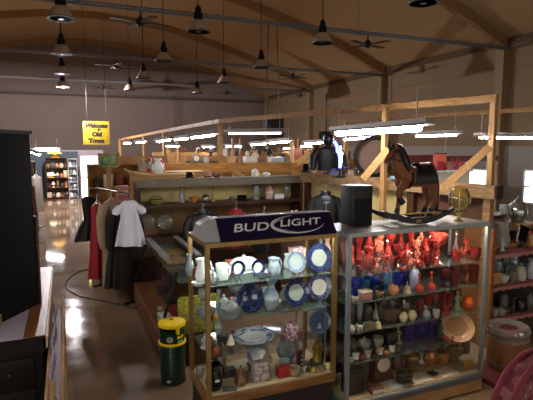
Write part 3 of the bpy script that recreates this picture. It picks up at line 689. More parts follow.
# ================================================================== SPEAKER, HORSE AND GLOBE ON THE RIGHT CASE
t = thing('speaker', 'small black speaker cabinet on the left of the red glass case', 'speaker', (2.56, 3.88, 1.752))
B().box((0, 0, .19), (.22, .22, .378), bev=.008).out('cabinet', M('black speaker cabinet', '#121216', .5, var=.2), t)
B().box((0, -.114, .14), (.19, .012, .25), bev=.004).out('grille', M('black speaker cloth', '#0a0a0d', .9, scale=80, var=.4), t)
B().box((0, -.112, .31), (.19, .01, .06), bev=.003).out('horn_panel', BLACKM, t)
B().box((-.112, 0, .2), (.006, .19, .34), bev=.002).out('side_panel', M('grey black side', '#1d1d22', .6), t)
def horse():
    """wooden rocking horse facing left (-X), hooves on a bow rocker"""
    t = thing('rocking_horse', 'brown rocking horse with black mane and saddle on a black rocker', 'rocking horse', (3.13, 3.76, 1.752))
    HB = M('brown horse coat', '#7c4c28', .55, 0, .35, var=.3, scale=7); HK = M('black horse trim', '#0e0b0b', .5, var=.3)
    # skeleton -> skin
    V = []; E_ = []; Rr = []
    def v(p, r, par=None):
        V.append(p); Rr.append(r if isinstance(r, tuple) else (r, r))
        if par is not None: E_.append((par, len(V)-1))
        return len(V)-1
    hip = v((.17, 0, .44), (.083, .09)); mid = v((.05, 0, .435), (.085, .092), hip); ch = v((-.09, 0, .45), (.085, .095), mid)
    n1 = v((-.16, 0, .53), (.07, .09), ch); n2 = v((-.2, 0, .62), (.055, .075), n1); hd = v((-.235, 0, .69), (.042, .05), n2)
    h2 = v((-.285, 0, .655), (.034, .036), hd); h3 = v((-.325, 0, .6), (.026, .027), h2); h4 = v((-.337, 0, .578), (.022, .022), h3)
    def leg(root, pts):
        p = root
        for q, r in pts: p = v(q, r, p)
    leg(ch, [((-.1, .05, .4), .05), ((-.105, .06, .3), .034), ((-.12, .06, .19), .026), ((-.135, .06, .11), .021), ((-.15, .06, .055), .026)])
    leg(ch, [((-.12, -.05, .4), .05), ((-.185, -.06, .35), .036), ((-.235, -.06, .305), .028), ((-.205, -.06, .25), .021), ((-.175, -.06, .215), .025)])
    leg(hip, [((.2, .06, .38), .055), ((.215, .065, .28), .036), ((.245, .065, .2), .025), ((.205, .065, .12), .02), ((.175, .065, .058), .026)])
    leg(hip, [((.19, -.06, .38), .055), ((.2, -.065, .28), .036), ((.225, -.065, .2), .025), ((.175, -.065, .12), .02), ((.14, -.065, .058), .026)])
    me = bpy.data.meshes.new('body'); me.from_pydata(V, E_, []); o = bpy.data.objects.new('body', me); COL.objects.link(o)
    m = o.modifiers.new('s', 'SKIN'); m.use_smooth_shade = True
    for i, r in enumerate(Rr): me.skin_vertices[0].data[i].radius = r
    me.skin_vertices[0].data[0].use_root = True
    o.modifiers.new('d', 'SUBSURF').levels = 2
    bpy.context.view_layer.update()
    m2 = bpy.data.meshes.new_from_object(o.evaluated_get(bpy.context.evaluated_depsgraph_get())); o.modifiers.clear(); o.data = m2
    for p in m2.polygons: p.use_smooth = True
    m2.materials.clear(); m2.materials.append(HB); o.parent = t
    for a_, b_ in (((-.13, .06, .14), (-.151, .06, .04)), ((-.212, -.06, .262), (-.168, -.06, .205)), ((.205, .065, .13), (.172, .065, .045)), ((.178, -.065, .13), (.137, -.065, .045))): B().tube([a_, b_], [.026, .034], 12).out('hoof', HK, t)
    # mane, forelock, tail
    b = B(); b.tube([(-.265, 0, .735), (-.235, 0, .75), (-.19, 0, .73), (-.145, 0, .655), (-.105, 0, .56), (-.07, 0, .5)], [.012, .03, .045, .055, .05, .02], 10); b.out('mane', HK, t)
    for s in (-1, 1): B().tube([(-.19, s*.02, .71), (-.16, s*.06, .64), (-.13, s*.075, .56), (-.12, s*.07, .5)], [.025, .035, .03, .008], 8).out('mane_lock', HK, t)
    B().tube([(-.25, 0, .74), (-.275, 0, .72), (-.3, 0, .68)], [.015, .018, .005], 8).out('forelock', HK, t)
    for s in (-1, 1):
        B().lathe([(0, 0), (.014, .0), (.012, .03), (0, .06)], (-.235, s*.026, .72), 8, mat=Euler((s*-.3, -.2, 0)).to_matrix().to_4x4()).out('ear', HB, t)
        B().sph((-.268, s*.031, .685), .008, 8).out('eye', BLACKM, t)
    B().tube([(.24, 0, .47), (.275, 0, .45), (.29, 0, .36), (.295, .005, .24), (.3, 0, .13), (.305, 0, .08)], [.015, .026, .03, .03, .022, .006], 10).out('tail', HK, t)
    # bridle
    for k, (x, z, r, tl) in enumerate(((-.305, .63, .037, .75), (-.26, .672, .05, .75))):
        B().lathe([(r-.002, -.006), (r+.003, -.006), (r+.003, .006), (r-.002, .006), (r-.002, -.006)], (x, 0, z), 16, mat=Euler((0, -tl, 0)).to_matrix().to_4x4()).out('bridle_strap', HK, t)
    B().tube([(-.305, .037, .63), (-.2, .085, .6), (-.05, .07, .57)], .006, 6).out('rein', HK, t); B().tube([(-.305, -.037, .63), (-.2, -.085, .6), (-.05, -.07, .57)], .006, 6).out('rein', HK, t)
    # blanket and saddle
    def blanket(u, w):
        x = -.04+.25*u; a = (w-.5)*2*1.95
        return (x, .106*math.sin(a)*(1.0), .437+.115*math.cos(a)*(1 if abs(a) < 1.57 else 1.3))
    B().grid(blanket, 8, 20, .008).out('saddle_blanket', HK, t)
    B().grid(lambda u, w: (.03+.15*u, .095*math.sin((w-.5)*2.2), .462+.10*math.cos((w-.5)*2.2)+.03*abs(2*u-1)**2), 10, 10, .016).out('saddle', M('black brown saddle', '#1c100c', .4), t)
    B().sph((.13, 0, .575), (.075, .05, .014), 12).out('saddle_pad', M('pale pink pad', '#b58a78', .7), t)
    B().lathe([(.1, -.012), (.106, -.012), (.106, .012), (.1, .012), (.1, -.012)], (-.08, 0, .44), 20, mat=Euler((0, PI/2, 0)).to_matrix().to_4x4()).out('breast_strap', HK, t)
    # rocker: two bowed runners, cross boards
    for s in (-1, 1):
        lo = []; hi = []
        for i in range(17):
            u = -1+2*i/16; x = .41*u; zz = .004+.11*abs(u)**2.0
            lo.append((x, zz)); hi.append((x, zz+.034+.03*(1-abs(u))))
        B().prism(lo+hi[::-1], s*.12-.013, s*.12+.013, 'Y').out('runner', HK, t)
    for x in (-.3, -.14, .16, .31): B().box((x, 0, .062+.09*(abs(x)/.41)**2), (.05, .25, .018), bev=.004).out('cross_board', HK, t)
    B().box((-.03, -.137, .035), (.06, .008, .03), bev=.002).out('maker_plate', M('tan plate', '#a8783c', .5), t)
    B().tube([(-.2, -.1, .105), (.2, -.1, .105)], .007, 6).out('foot_rod', BRASS, t)
horse()
t = thing('glass_globe', 'amber ribbed glass globe on a brass stem at case corner', 'ornament', (3.63, 3.66, 1.752))
B().lathe([(0, 0), (.045, 0), (.048, .008), (.02, .02), (.012, .04), (.014, .06), (.03, .075), (.03, .085), (0, .085)], seg=20).out('stem', BRASS, t)
gp = [(.03, .085), (.07, .11), (.098, .16), (.105, .21), (.1, .26), (.08, .31), (.062, .335)]
B().lathe([(0, .08)]+gp+[(r-.006, z) for r, z in reversed(gp)]+[(0, .095)], seg=40, flute=.03, nf=8).out('globe', AMBER, t)
for k in range(8):
    a = 2*PI*k/8
    B().tube([(r*1.02*math.cos(a), r*1.02*math.sin(a), z) for r, z in gp], .0018, 5).out('wire', BRASS, t)
B().lathe([(.058, .33), (.066, .333), (.066, .342), (.058, .345), (.058, .33)], seg=24).out('rim', BRASS, t)

# ================================================================== HANGING JACKETS AT THE BACK
SH = lambda s: [([(s*.15, 0, -.1), (s*.22, 0, -.22), (s*.25, -.03, -.42), (s*.24, -.05, -.52)], [.075, .075, .065, .05]) for s in (-1, 1)]
def jacket(label, loc, rz, mat, w=.2, group=None):
    t = garment('jacket', label, 'jacket', loc, rz, [(-.04, .07, .05), (-.08, w*.85, .085), (-.14, w, .1), (-.35, w*1.0, .11), (-.6, w*.98, .11), (-.66, w*.95, .1)], mat, folds=4, fold=.02,
        sleeves=[([(s*w*.8, 0, -.12), (s*w*1.12, 0, -.25), (s*w*1.22, -.03, -.44), (s*w*1.2, -.05, -.58)], [.07, .075, .065, .05]) for s in (-1, 1)], hang=(0, w*1.5), group=group)
    B().lathe([(.075, -.07), (.1, -.055), (.085, 0.0), (.07, -.01)], seg=18, sy=.75).out('collar', mat, t)
    B().box((0, -.118, -.38), (.012, .012, .5)).out('zip', STEEL, t)
    return t
p = atY(202, 202, 7.75); t = jacket('black leather jacket with silver emblem hanging left of the red jacket', (p.x, 7.72, 1.45), .05, LEATHER, .235)
o = B().prism([(-.035, -.05), (.035, -.05), (.05, .0), (.02, .03), (-.02, .03), (-.05, .0)], -.003, .003, 'Y').out('emblem', M('silver emblem', '#aab4a8', .3, .3), t, (.01, -.128, -.22))
p = atY(236, 200, 7.6); jacket('red jacket on a white hanger behind the beer sign', (p.x, 7.6, 1.45), 0, M('red jacket cloth', '#a01828', .7, var=.3), .2)
p = atY(325, 180, 6.75); t = jacket('black leather jacket hanging from the timber beam by the speaker', (p.x-.02, 6.7, 1.78), -.35, LEATHER, .2)
B().prism([(-.03, -.012), (.03, -.012), (.05, .02), (0, .008), (-.05, .02)], -.003, .003, 'Y').out('emblem', M('silver emblem', '#aab4a8', .3, .3), t, (0, -.122, -.17))
p = atY(264, 207, 7.3); jacket('dark navy jacket hanging between the red jacket and lace tray', (p.x, 7.3, 1.4), .1, M('navy cloth', '#15161f', .8), .16)

# ================================================================== RIGHT SIDE: GINGHAM SHELF, BARREL, CHAIR
GING = checker('red gingham', '#8a3a40', '#b48a84', 60)
t = thing('gingham_shelf', 'brown shelf rack with red gingham cloth on its shelves', 'shelf', (4.77, 4.2, 0))
for z in (.36, .77, 1.18):
    B().box((.75, .22, z-.02), (1.5, .44, .03)).out('board', W_DARK, t)
    cb = B()
    cb.grid(lambda u, w, z=z: (1.5*u, -.012+.45*min(1, w*1.15) if w > .13 else -.012-.002*math.sin(60*u), z+.004 if w > .13 else z+.004-.045*(1-w/.13)*(1+.25*math.sin(75*u))), 80, 8, .003)
    cb.out('gingham_cloth', GING, t)
for x in (-.03, 1.5): B().box((x, .22, .7 if x > 0 else .75), (.05, .46, 1.4 if x > 0 else 1.5)).out('side_post', W_MID, t)
B().box((.75, .46, .7), (1.5, .02, 1.3)).out('back_panel', M('dark back board', '#241814', .8), t)
# staved barrel
BSC = .93
t = thing('barrel', 'brown wooden barrel wrapped in clear plastic beside the red glass case', 'barrel', (4.42, 3.66, .06))
ST = wood('barrel staves', '#7d5530', '#5c3b1e', .5, axis=2)
b = B(); prof = [(0, 0), (.21, 0), (.225, .1), (.232, .25), (.228, .4), (.215, .5), (.195, .5), (.2, .4), (.2, .05), (0, .05)]
b.lathe(prof, seg=48, flute=.008, nf=16); b.out('staves', ST, t)
for z, r in ((.07, .224), (.42, .228)): B().lathe([(r, z), (r+.006, z), (r+.006, z+.03), (r, z+.03), (r, z)], seg=36).out('hoop', M('dull hoop', '#6a5138', .5, .4), t)
wr = [(.228, .36), (.236, .4), (.226, .5), (.21, .53), (.17, .515), (.1, .5)]
B().lathe(wr+[(r-.002, z-.002) for r, z in reversed(wr)]+[wr[0]], seg=40, flute=.012, nf=9).out('plastic_wrap', glass('plastic film', (.95, .95, .93), .5, .12, (.75, .72, .66), .1), t)
B().lathe([(0, .44), (.19, .44), (.19, .46), (0, .46)], seg=30).out('lid', M('red brown lid', '#6a3424', .5), t)
t.scale = (BSC, BSC, BSC)
tag(B().box((0, 0, .03), (.6, .5, .06), bev=.006).out('red_plinth', M('dark red painted board', '#5a1414', .5), loc=(4.3, 3.62, 0)), 'low dark red board under the barrel', 'board')
# patterned chair at the bottom right corner
def brocade():
    m, n, l, out = nt('burgundy brocade'); tc = n.new('ShaderNodeTexCoord')
    v = n.new('ShaderNodeTexVoronoi'); v.inputs['Scale'].default_value = 10; v.feature = 'SMOOTH_F1'; l.new(tc.outputs['Object'], v.inputs['Vector'])
    z = n.new('ShaderNodeTexNoise'); z.inputs['Scale'].default_value = 30; l.new(tc.outputs['Object'], z.inputs['Vector'])
    a = n.new('ShaderNodeMath'); a.operation = 'ADD'; l.new(v.outputs['Distance'], a.inputs[0])
    q = n.new('ShaderNodeMath'); q.operation = 'MULTIPLY'; q.inputs[1].default_value = .35; l.new(z.outputs['Fac'], q.inputs[0]); l.new(q.outputs[0], a.inputs[1])
    r = ramp(n, [(.32, lin('#b08c80')), (.42, lin('#7a3444')), (.55, lin('#8e5a58')), (.62, lin('#642434'))]); l.new(a.outputs[0], r.inputs[0])
    b = principled(n, .7, 0, .3); l.new(r.outputs[0], b.inputs['Base Color']); l.new(b.outputs[0], out.inputs[0]); return m
BRO = brocade(); BRAID = M('burgundy braid', '#8a3044', .8, var=.5, scale=90, bump=.6)
p = atZ(535, 357, .96); rz = .2
t = thing('armchair', 'burgundy brocade chair with braided edge at the bottom right corner', 'chair', (p.x, p.y, 0), rz)
arch = []
for i in range(25):
    a = PI*i/24; arch.append((.5*math.cos(a), .45+.52*math.sin(a)))
B().prism([(.5, .4)]+arch+[(-.5, .4)], -.06, .06, 'Y').out('backrest', BRO, t)
for yy in (-.06, .06): B().tube([(.5, yy, .42)]+[(x, yy, z) for x, z in arch]+[(-.5, yy, .42)], .022, 8).out('braid', BRAID, t)
B().box((0, -.34, .36), (.98, .56, .16), bev=.04).out('seat', BRO, t)
for x in (-.5, .5): B().box((x, -.3, .5), (.12, .6, .22), bev=.05).out('armrest', BRO, t)
for x in (-.44, .44):
    for y in (-.55, .0): B().tube([(x, y, 0), (x*.97, y*.97, .3)], [.018, .03], 8).out('leg', W_DARKZ, t)
# ================================================================== ITEM LIBRARY (origin at the bottom centre)
def vessel(prof, t=.004, seg=20, flute=0, nf=8):
    """outer profile (r,z) from the foot up, closed with an inner wall"""
    inner = [(max(r-t, .001), z) for r, z in reversed(prof) if z > prof[0][1]+t]
    return B().lathe([(0, prof[0][1])]+list(prof)+inner+[(0, prof[0][1]+t*1.5)], seg=seg, flute=flute, nf=nf)
def it_goblet(t, w, h, m): vessel([(.42*w, 0), (.4*w, .02*h), (.07*w, .08*h), (.06*w, .42*h), (.25*w, .5*h), (.47*w, .68*h), (.5*w, .85*h), (.46*w, h)], .003).out('body', m, t)
def it_tumbler(t, w, h, m): vessel([(.4*w, 0), (.43*w, .05*h), (.5*w, h)], .004).out('body', m, t)
def it_vase(t, w, h, m): vessel([(.3*w, 0), (.33*w, .04*h), (.5*w, .3*h), (.42*w, .55*h), (.2*w, .78*h), (.22*w, .88*h), (.36*w, h)], .004).out('body', m, t)
def it_flare(t, w, h, m): vessel([(.36*w, 0), (.3*w, .06*h), (.22*w, .3*h), (.26*w, .6*h), (.5*w, h)], .004, flute=.05).out('body', m, t)
def it_bowl(t, w, h, m): vessel([(.25*w, 0), (.26*w, .1*h), (.42*w, .45*h), (.5*w, h)], .005, 24).out('body', m, t)
def it_compote(t, w, h, m): vessel([(.28*w, 0), (.08*w, .1*h), (.07*w, .5*h), (.3*w, .62*h), (.5*w, .95*h), (.49*w, h)], .004, 24).out('body', m, t)
def it_bottle(t, w, h, m):
    vessel([(.46*w, 0), (.5*w, .04*h), (.5*w, .5*h), (.4*w, .6*h), (.15*w, .7*h), (.14*w, .9*h), (.18*w, .92*h), (.17*w, .96*h)], .003).out('body', m, t)
    B().lathe([(0, .94*h), (.1*w, .94*h), (.16*w, .98*h), (0, h)], seg=12).out('stopper', m, t)
def it_cruet(t, w, h, m):
    vessel([(.45*w, 0), (.5*w, .15*h), (.45*w, .35*h), (.16*w, .5*h), (.13*w, .8*h), (.22*w, .86*h), (.18*w, .9*h)], .003).out('body', m, t); B().sph((0, 0, .93*h), .14*w, 10).out('stopper', m, t)
def handle(t, r, z0, z1, out_, m, th=.006, a=0):
    c, s = math.cos(a), math.sin(a); pts = []
    for i in range(9):
        q = PI*i/8; d = r+out_*math.sin(q); z = (z0+z1)/2+(z1-z0)/2*math.cos(q); pts.append((d*c, d*s, z))
    B().tube(pts, th, 6).out('handle', m, t)
def it_cup(t, w, h, m):
    vessel([(.28*w, 0), (.3*w, .06*h), (.44*w, .5*h), (.46*w, h)], .004).out('body', m, t); handle(t, .42*w, .25*h, .85*h, .14*w, m, .05*w)
def it_mug(t, w, h, m): vessel([(.4*w, 0), (.42*w, .05*h), (.42*w, h)], .004).out('body', m, t); handle(t, .4*w, .2*h, .8*h, .18*w, m, .05*w)
def it_pitcher(t, w, h, m, a=0):
    vessel([(.36*w, 0), (.38*w, .05*h), (.46*w, .28*h), (.36*w, .62*h), (.3*w, .78*h), (.38*w, h)], .004).out('body', m, t)
    B().lathe([(.02*w, 0), (.1*w, .12*h), (.13*w, .2*h), (.02*w, .14*h)], (-.3*w*math.cos(a), -.3*w*math.sin(a), .82*h), 10).out('spout', m, t); handle(t, .34*w, .3*h, .9*h, .2*w, m, .045*w, a)
def it_teapot(t, w, h, m):
    B().lathe([(0, 0), (.25*w, 0), (.36*w, .2*h), (.38*w, .45*h), (.28*w, .7*h), (.18*w, .76*h), (0, .78*h)], seg=22).out('body', m, t)
    B().lathe([(0, .75*h), (.17*w, .76*h), (.1*w, .86*h), (.02*w, .89*h), (.05*w, .95*h), (0, h)], seg=16).out('lid', m, t)
    B().tube([(-.33*w, 0, .3*h), (-.44*w, 0, .42*h), (-.5*w, 0, .68*h)], [.07*w, .05*w, .035*w], 8).out('spout', m, t); handle(t, .33*w, .2*h, .65*h, .16*w, m, .035*w)
def it_tureen(t, w, h, m):
    B().lathe([(0, 0), (.26*w, 0), (.24*w, .08*h), (.42*w, .3*h), (.46*w, .55*h), (0, .56*h)], seg=26, sy=.6).out('body', m, t)
    B().lathe([(.47*w, .55*h), (.46*w, .6*h), (.3*w, .82*h), (.05*w, .88*h), (.06*w, .96*h), (0, h)][::1]+[], seg=26, sy=.6).out('lid', m, t)
    for s in (0, PI): handle(t, .42*w, .35*h, .55*h, .07*w, m, .02*w, s)
def it_jar(t, w, h, m, m2=None):
    B().lathe([(0, 0), (.42*w, 0), (.5*w, .2*h), (.48*w, .6*h), (.34*w, .76*h), (0, .77*h)], seg=22).out('body', m, t)
    B().lathe([(0, .76*h), (.38*w, .77*h), (.3*w, .86*h), (.06*w, .9*h), (.1*w, .96*h), (0, h)], seg=18).out('lid', m2 or m, t)
def it_beehive(t, w, h, m):
    pr = [(0, 0), (.45*w, 0)]
    for i in range(6): pr += [(.5*w*(1-.02*i**2), (.08+.11*i)*h), (.46*w*(1-.02*i**2), (.13+.11*i)*h)]
    B().lathe(pr+[(.14*w, .8*h), (0, .82*h)], seg=22).out('body', m, t); B().lathe([(0, .8*h), (.1*w, .82*h), (.06*w, .88*h), (.11*w, .95*h), (0, h)], seg=12).out('knob', m, t)
def it_stick(t, w, h, m): B().lathe([(0, 0), (.5*w, 0), (.48*w, .04*h), (.2*w, .1*h), (.12*w, .2*h), (.2*w, .3*h), (.1*w, .45*h), (.12*w, .7*h), (.22*w, .78*h), (.12*w, .82*h), (.26*w, .94*h), (.24*w, h), (0, h)], seg=18).out('body', m, t)
def it_bell(t, w, h, m): vessel([(.5*w, 0), (.42*w, .15*h), (.32*w, .5*h), (.12*w, .6*h), (.07*w, .7*h)], .003).out('body', m, t); B().lathe([(0, .62*h), (.06*w, .62*h), (.09*w, .8*h), (.05*w, .94*h), (0, h)], seg=12).out('handle', m, t)
def it_ball(t, w, h, m): B().sph((0, 0, h*.52), (w/2, w/2, h*.52)).out('body', m, t); B().lathe([(0, 0), (.3*w, 0), (.2*w, .08*h), (0, .1*h)], seg=14).out('foot', m, t)
def it_apple(t, w, h, m): B().lathe([(0, .06*h), (.2*w, 0), (.44*w, .2*h), (.5*w, .5*h), (.4*w, .8*h), (.15*w, .88*h), (0, .8*h)], seg=18).out('body', m, t); B().tube([(0, 0, .78*h), (.05*w, 0, h)], .03*w, 6).out('stem', W_DARK, t)
def it_gourd(t, w, h, m): B().lathe([(0, 0), (.32*w, 0), (.5*w, .14*h), (.46*w, .28*h), (.14*w, .42*h), (.1*w, .8*h), (.16*w, .96*h), (0, h)], seg=18).out('body', m, t)
def it_figure(t, w, h, m, m2=None):
    B().lathe([(0, 0), (.5*w, 0), (.48*w, .05*h), (0, .06*h)], seg=16).out('base', m2 or m, t)
    b = B().lathe([(0, .05*h), (.36*w, .05*h), (.3*w, .2*h), (.2*w, .42*h), (.28*w, .58*h), (.26*w, .68*h), (.09*w, .75*h), (.09*w, .78*h), (.15*w, .83*h), (.16*w, .9*h), (.1*w, .97*h), (0, h)], seg=16, sy=.75); b.out('body', m, t)
    for s in (-1, 1): B().tube([(s*.24*w, 0, .66*h), (s*.42*w, -.1*w, .54*h), (s*.2*w, -.3*w, .46*h)], [.075*w, .065*w, .05*w], 8).out('arm', m, t)
def it_animal(t, w, h, m):
    b = B(); b.sph((0, 0, .52*h), (.36*w, .2*w, .26*h)); b.sph((-.33*w, 0, .8*h), (.15*w, .12*w, .18*h)); b.out('body', m, t)
    for x in (-.22, .2):
        for y in (-.1, .1): B().tube([(x*w, y*w, .45*h), (x*w, y*w, 0)], [.08*w, .06*w], 8).out('leg', m, t)
    B().tube([(.32*w, 0, .6*h), (.46*w, 0, .75*h), (.45*w, 0, .9*h)], [.05*w, .04*w, .02*w], 6).out('tail', m, t)
def it_box(t, w, h, m, m2=None):
    B().box((0, 0, .4*h), (w, w*.7, .8*h), bev=.003).out('body', m, t); B().box((0, 0, .9*h), (w*1.04, w*.74, .2*h), bev=.003).out('lid', m2 or m, t)
def it_basket(t, w, h, m):
    vessel([(.38*w, 0), (.5*w, .5*h), (.48*w, .6*h)], .006, 22).out('body', m, t); B().tube([(.47*w*math.cos(PI*i/12), 0, .55*h+.43*h*math.sin(PI*i/12)) for i in range(13)], .012*1, 6).out('handle', m, t)
def it_shoe(t, w, h, m):
    b = B(); b.lathe([(0, 0), (.5*w, .02*h), (.5*w, .2*h), (.38*w, .5*h), (.2*w, .55*h), (0, .56*h)], seg=20, sy=.38); b.out('body', m, t); vessel([(.17*w, .45*h), (.18*w, .8*h), (.24*w, h)], .003, 14).out('opening', m, t)
def it_lamp(t, w, h, m, m2=None):
    B().lathe([(0, 0), (.34*w, 0), (.3*w, .06*h), (.1*w, .14*h), (.16*w, .3*h), (.1*w, .45*h), (.0, .46*h)], seg=16).out('base', m, t); B().lathe([(.5*w, .48*h), (.42*w, .6*h), (.2*w, .9*h), (.18*w, h), (.16*w, h), (.4*w, .6*h), (.48*w, .48*h), (.5*w, .48*h)], seg=20).out('shade', m2 or m, t)
def it_clock(t, w, h, m, m2=None):
    B().prism([(-.5*w, 0), (.5*w, 0), (.5*w, .1*h), (.4*w, .14*h), (.4*w, .7*h), (.2*w, .95*h), (0, h), (-.2*w, .95*h), (-.4*w, .7*h), (-.4*w, .14*h), (-.5*w, .1*h)], -.2*w, .2*w, 'Y').out('case', m, t)
    B().lathe([(0, 0), (.28*w, 0), (.28*w, .01), (0, .012)], (0, -.2*w, .55*h), 18, mat=Euler((PI/2, 0, 0)).to_matrix().to_4x4()).out('dial', m2 or IVORY, t)
def it_book(t, w, h, m): B().box((0, 0, h/2), (w, w*.75, h), bev=.002).out('cover', m, t); B().box((.004, -.003, h/2), (w*.97, w*.74, h*.72)).out('pages', IVORY, t)
def it_coil(t, w, h, m):
    pts = []
    for i in range(40): a = 2*PI*i/13; pts.append((.4*w*math.cos(a)*(1-.004*i), .4*w*math.sin(a), .12*h+.018*i*h/.72))
    B().tube(pts, .11*h+.004, 6).out('coil', m, t)
def it_hat(t, w, h, m):
    B().lathe([(0, 0), (.5*w, .04*h), (.5*w, .1*h), (.28*w, .16*h), (.27*w, .7*h), (.2*w, .95*h), (0, h)], seg=24, sy=.85).out('felt', m, t); B().lathe([(.275*w, .16*h), (.285*w, .16*h), (.282*w, .3*h), (.272*w, .3*h), (.275*w, .16*h)], seg=24, sy=.85).out('band', BLACKM, t)
def it_lantern(t, w, h, m):
    B().lathe([(0, 0), (.4*w, 0), (.45*w, .1*h), (.3*w, .2*h), (0, .2*h)], seg=16).out('tank', m, t); B().lathe([(.25*w, .2*h), (.38*w, .4*h), (.3*w, .65*h), (0, .65*h), (0, .2*h)], seg=16).out('globe', CLEAR, t); B().lathe([(0, .64*h), (.34*w, .65*h), (.2*w, .82*h), (0, .85*h)], seg=16).out('cap', m, t)
    B().tube([(.42*w*math.cos(PI*i/10), 0, .5*h+.5*h*math.sin(PI*i/10)) for i in range(11)], .006, 5).out('bail', BLACKM, t)
ITEMS = {k[3:]: v for k, v in list(globals().items()) if k.startswith('it_')}
NAMES = dict(goblet='goblet', tumbler='tumbler', vase='vase', flare='flared_vase', bowl='bowl', compote='compote', bottle='bottle', cruet='cruet', cup='cup', mug='mug', pitcher='pitcher', teapot='teapot', tureen='tureen', jar='jar', beehive='beehive_jar', stick='candlestick', bell='bell', ball='glass_ball', apple='glass_apple', gourd='gourd_vase', figure='figurine', animal='animal_figurine', box='box', basket='basket', shoe='glass_shoe', lamp='small_lamp', clock='mantel_clock', book='book', coil='coiled_strap', hat='hat', lantern='lantern')
CATS = dict(goblet='goblet', tumbler='glass', vase='vase', flare='vase', bowl='bowl', compote='compote', bottle='bottle', cruet='cruet', cup='cup', mug='mug', pitcher='pitcher', teapot='teapot', tureen='tureen', jar='jar', beehive='jar', stick='candlestick', bell='bell', ball='ornament', apple='ornament', gourd='vase', figure='figurine', animal='figurine', box='box', basket='basket', shoe='ornament', lamp='lamp', clock='clock', book='book', coil='strap', hat='hat', lantern='lantern')
def put(kind, px, w, h, mat, label, y, z, group=None, rz=0, m2=None, x=None, name=None, cat=None):
    """stand an item on the surface z at distance y; w,h are its apparent size in photo pixels"""
    if x is None: x = atY(px, 200, y).x if False else None
    # find x so that the base centre lands under column px
    r0 = ray(px, 300); # columns are near vertical: solve on the plane of the surface
    X_ = 0.
    for yy in (300, 250, 200):
        pass
    lo, hi = -12., 12.6
    if x is None:
        for _ in range(40):
            m_ = (lo+hi)/2; v = Vector((m_, y, z))-EYE
            if 266.5+F*v.dot(R_)/v.dot(FW) < px: lo = m_
            else: hi = m_
        x = (lo+hi)/2
    d = depth((x, y, z)); W = w*d/F; H = h*d/F
    t = thing(name or NAMES[kind], label, cat or CATS[kind], (x, y, z+.001), rz, group)
    if m2 is not None: ITEMS[kind](t, W, H, mat, m2)
    else: ITEMS[kind](t, W, H, mat)
    return t
def plate(px, py, dpx, y, z, mat, label, sx=1, tilt=.2, stand=True, group=None, name='plate', rz=0):
    """plate standing on edge, face to the viewer"""
    p = atY(px, py, y); d = depth(p); R = dpx*d/F/2
    t = thing(name, label, 'plate', (p.x, y, z+.001), rz, group)
    cz = max(R*math.cos(tilt)+.006, p.z-z)
    b = B().lathe([(0, -.006), (.55*R, -.006), (.62*R, -.002), (R, .012), (R, .016), (.62*R, .004), (.55*R, 0), (0, 0)], seg=40, sx=sx)
    b.out('body', mat, t, (0, 0, cz), (PI/2-tilt, 0, 0))
    if stand:
        for s in (-1, 1): B().tube([(s*R*.3, -.03, .014), (s*R*.3, -.045, .006), (s*R*.3, .02, .006), (s*R*.3, .06, cz*.9)], .004, 5).out('stand', BRASS if False else M('dark wire stand', '#2c221a', .5), t)
    return t
P_FLOW = plate_mat('flow blue plate', '#a0a49a', '#0e1334', '#33406e', .60, 30)
P_FLOWD = plate_mat('dark flow blue plate', '#1a2042', '#0a0d28', '#2a355c', .55, 26)
P_FLOWB = plate_mat('bright blue rim plate', '#e8ece6', '#182468', '#7a88b8', .62, 30)
P_NAVYR = plate_mat('navy rim plate', '#b4b6ac', '#0e1440', '#141c50', .62, 10)
P_GREYB = plate_mat('grey blue plate', '#969c98', '#4c5a88', '#8a929a', .72, 30)
P_WEDG = plate_mat('powder blue plate', '#56688f', '#7c8aac', '#54668e', .82, 30)
P_TAN = plate_mat('tan relief plate', '#a87c5c', '#d0aa86', '#ac8462', .62, 26)
P_WHITEB = plate_mat('white blue sprig plate', '#e6ecec', '#c8d4e0', '#3c4c8a', .62, 24)
BLUEV = M('shaded blue glaze', '#1c2858', .15, 0, .6, col2='#b4bec2', scale=9, stretch=(.3, .3, 1.4))
zs = LZ; yb, ym, yf = LY1-.1, 3.78, LY0+.11
# ---- left case, top shelf
z = zs[3]
plate(238, 268, 15, 3.66, z, P_NAVYR, 'small navy rimmed plate on top shelf, left one of the pair')
plate(258, 267, 15, 3.66, z, P_NAVYR, 'small navy rimmed plate on top shelf beside the blue pitcher')
put('pitcher', 274, 15, 18, BLUEV, 'blue and white pitcher between plates on the top shelf', 3.7, z)
plate(296, 262, 21, 3.68, z, P_GREYB, 'pale plate with thin blue edge on the top shelf')
plate(319, 258, 28, 3.66, z, P_FLOW, 'large blue rimmed plate at the right end of the top shelf')
put('tureen', 244, 32, 18, WHITEC, 'white oval lidded tureen behind the small navy plates', 3.9, z)
put('pitcher', 203, 17, 24, WHITEC, 'white pitcher at the left end of the top shelf', 3.74, z)
put('mug', 222, 15, 16, WHITEC, 'white mug right of the white pitcher on the top shelf', 3.76, z)
put('figure', 213, 9, 18, M('grey white bisque', '#b5b8b6', .4), 'grey white figurine between white pitcher and white mug', 3.64, z)
put('ball', 198, 9, 9, M('orange red glaze', '#c8482c', .25), 'orange red ball at the left end of the top shelf', 3.95, z)
put('box', 297, 14, 18, blotch('pink floral paper', ['#c9a0a8', '#e0d4d0', '#a85868', '#d8c8c8'], 20), 'pink floral box at the back of the top shelf', 3.95, z)
put('box', 232, 12, 12, M('rosy card', '#b0584c', .7), 'rose red box behind the white mug on the top shelf', 3.96, z)
put('vase', 327, 9, 26, M('orange white vase', '#c97a58', .3, col2='#d8ccc0', scale=14), 'orange and white vase at the right edge of the top shelf', 3.9, z)
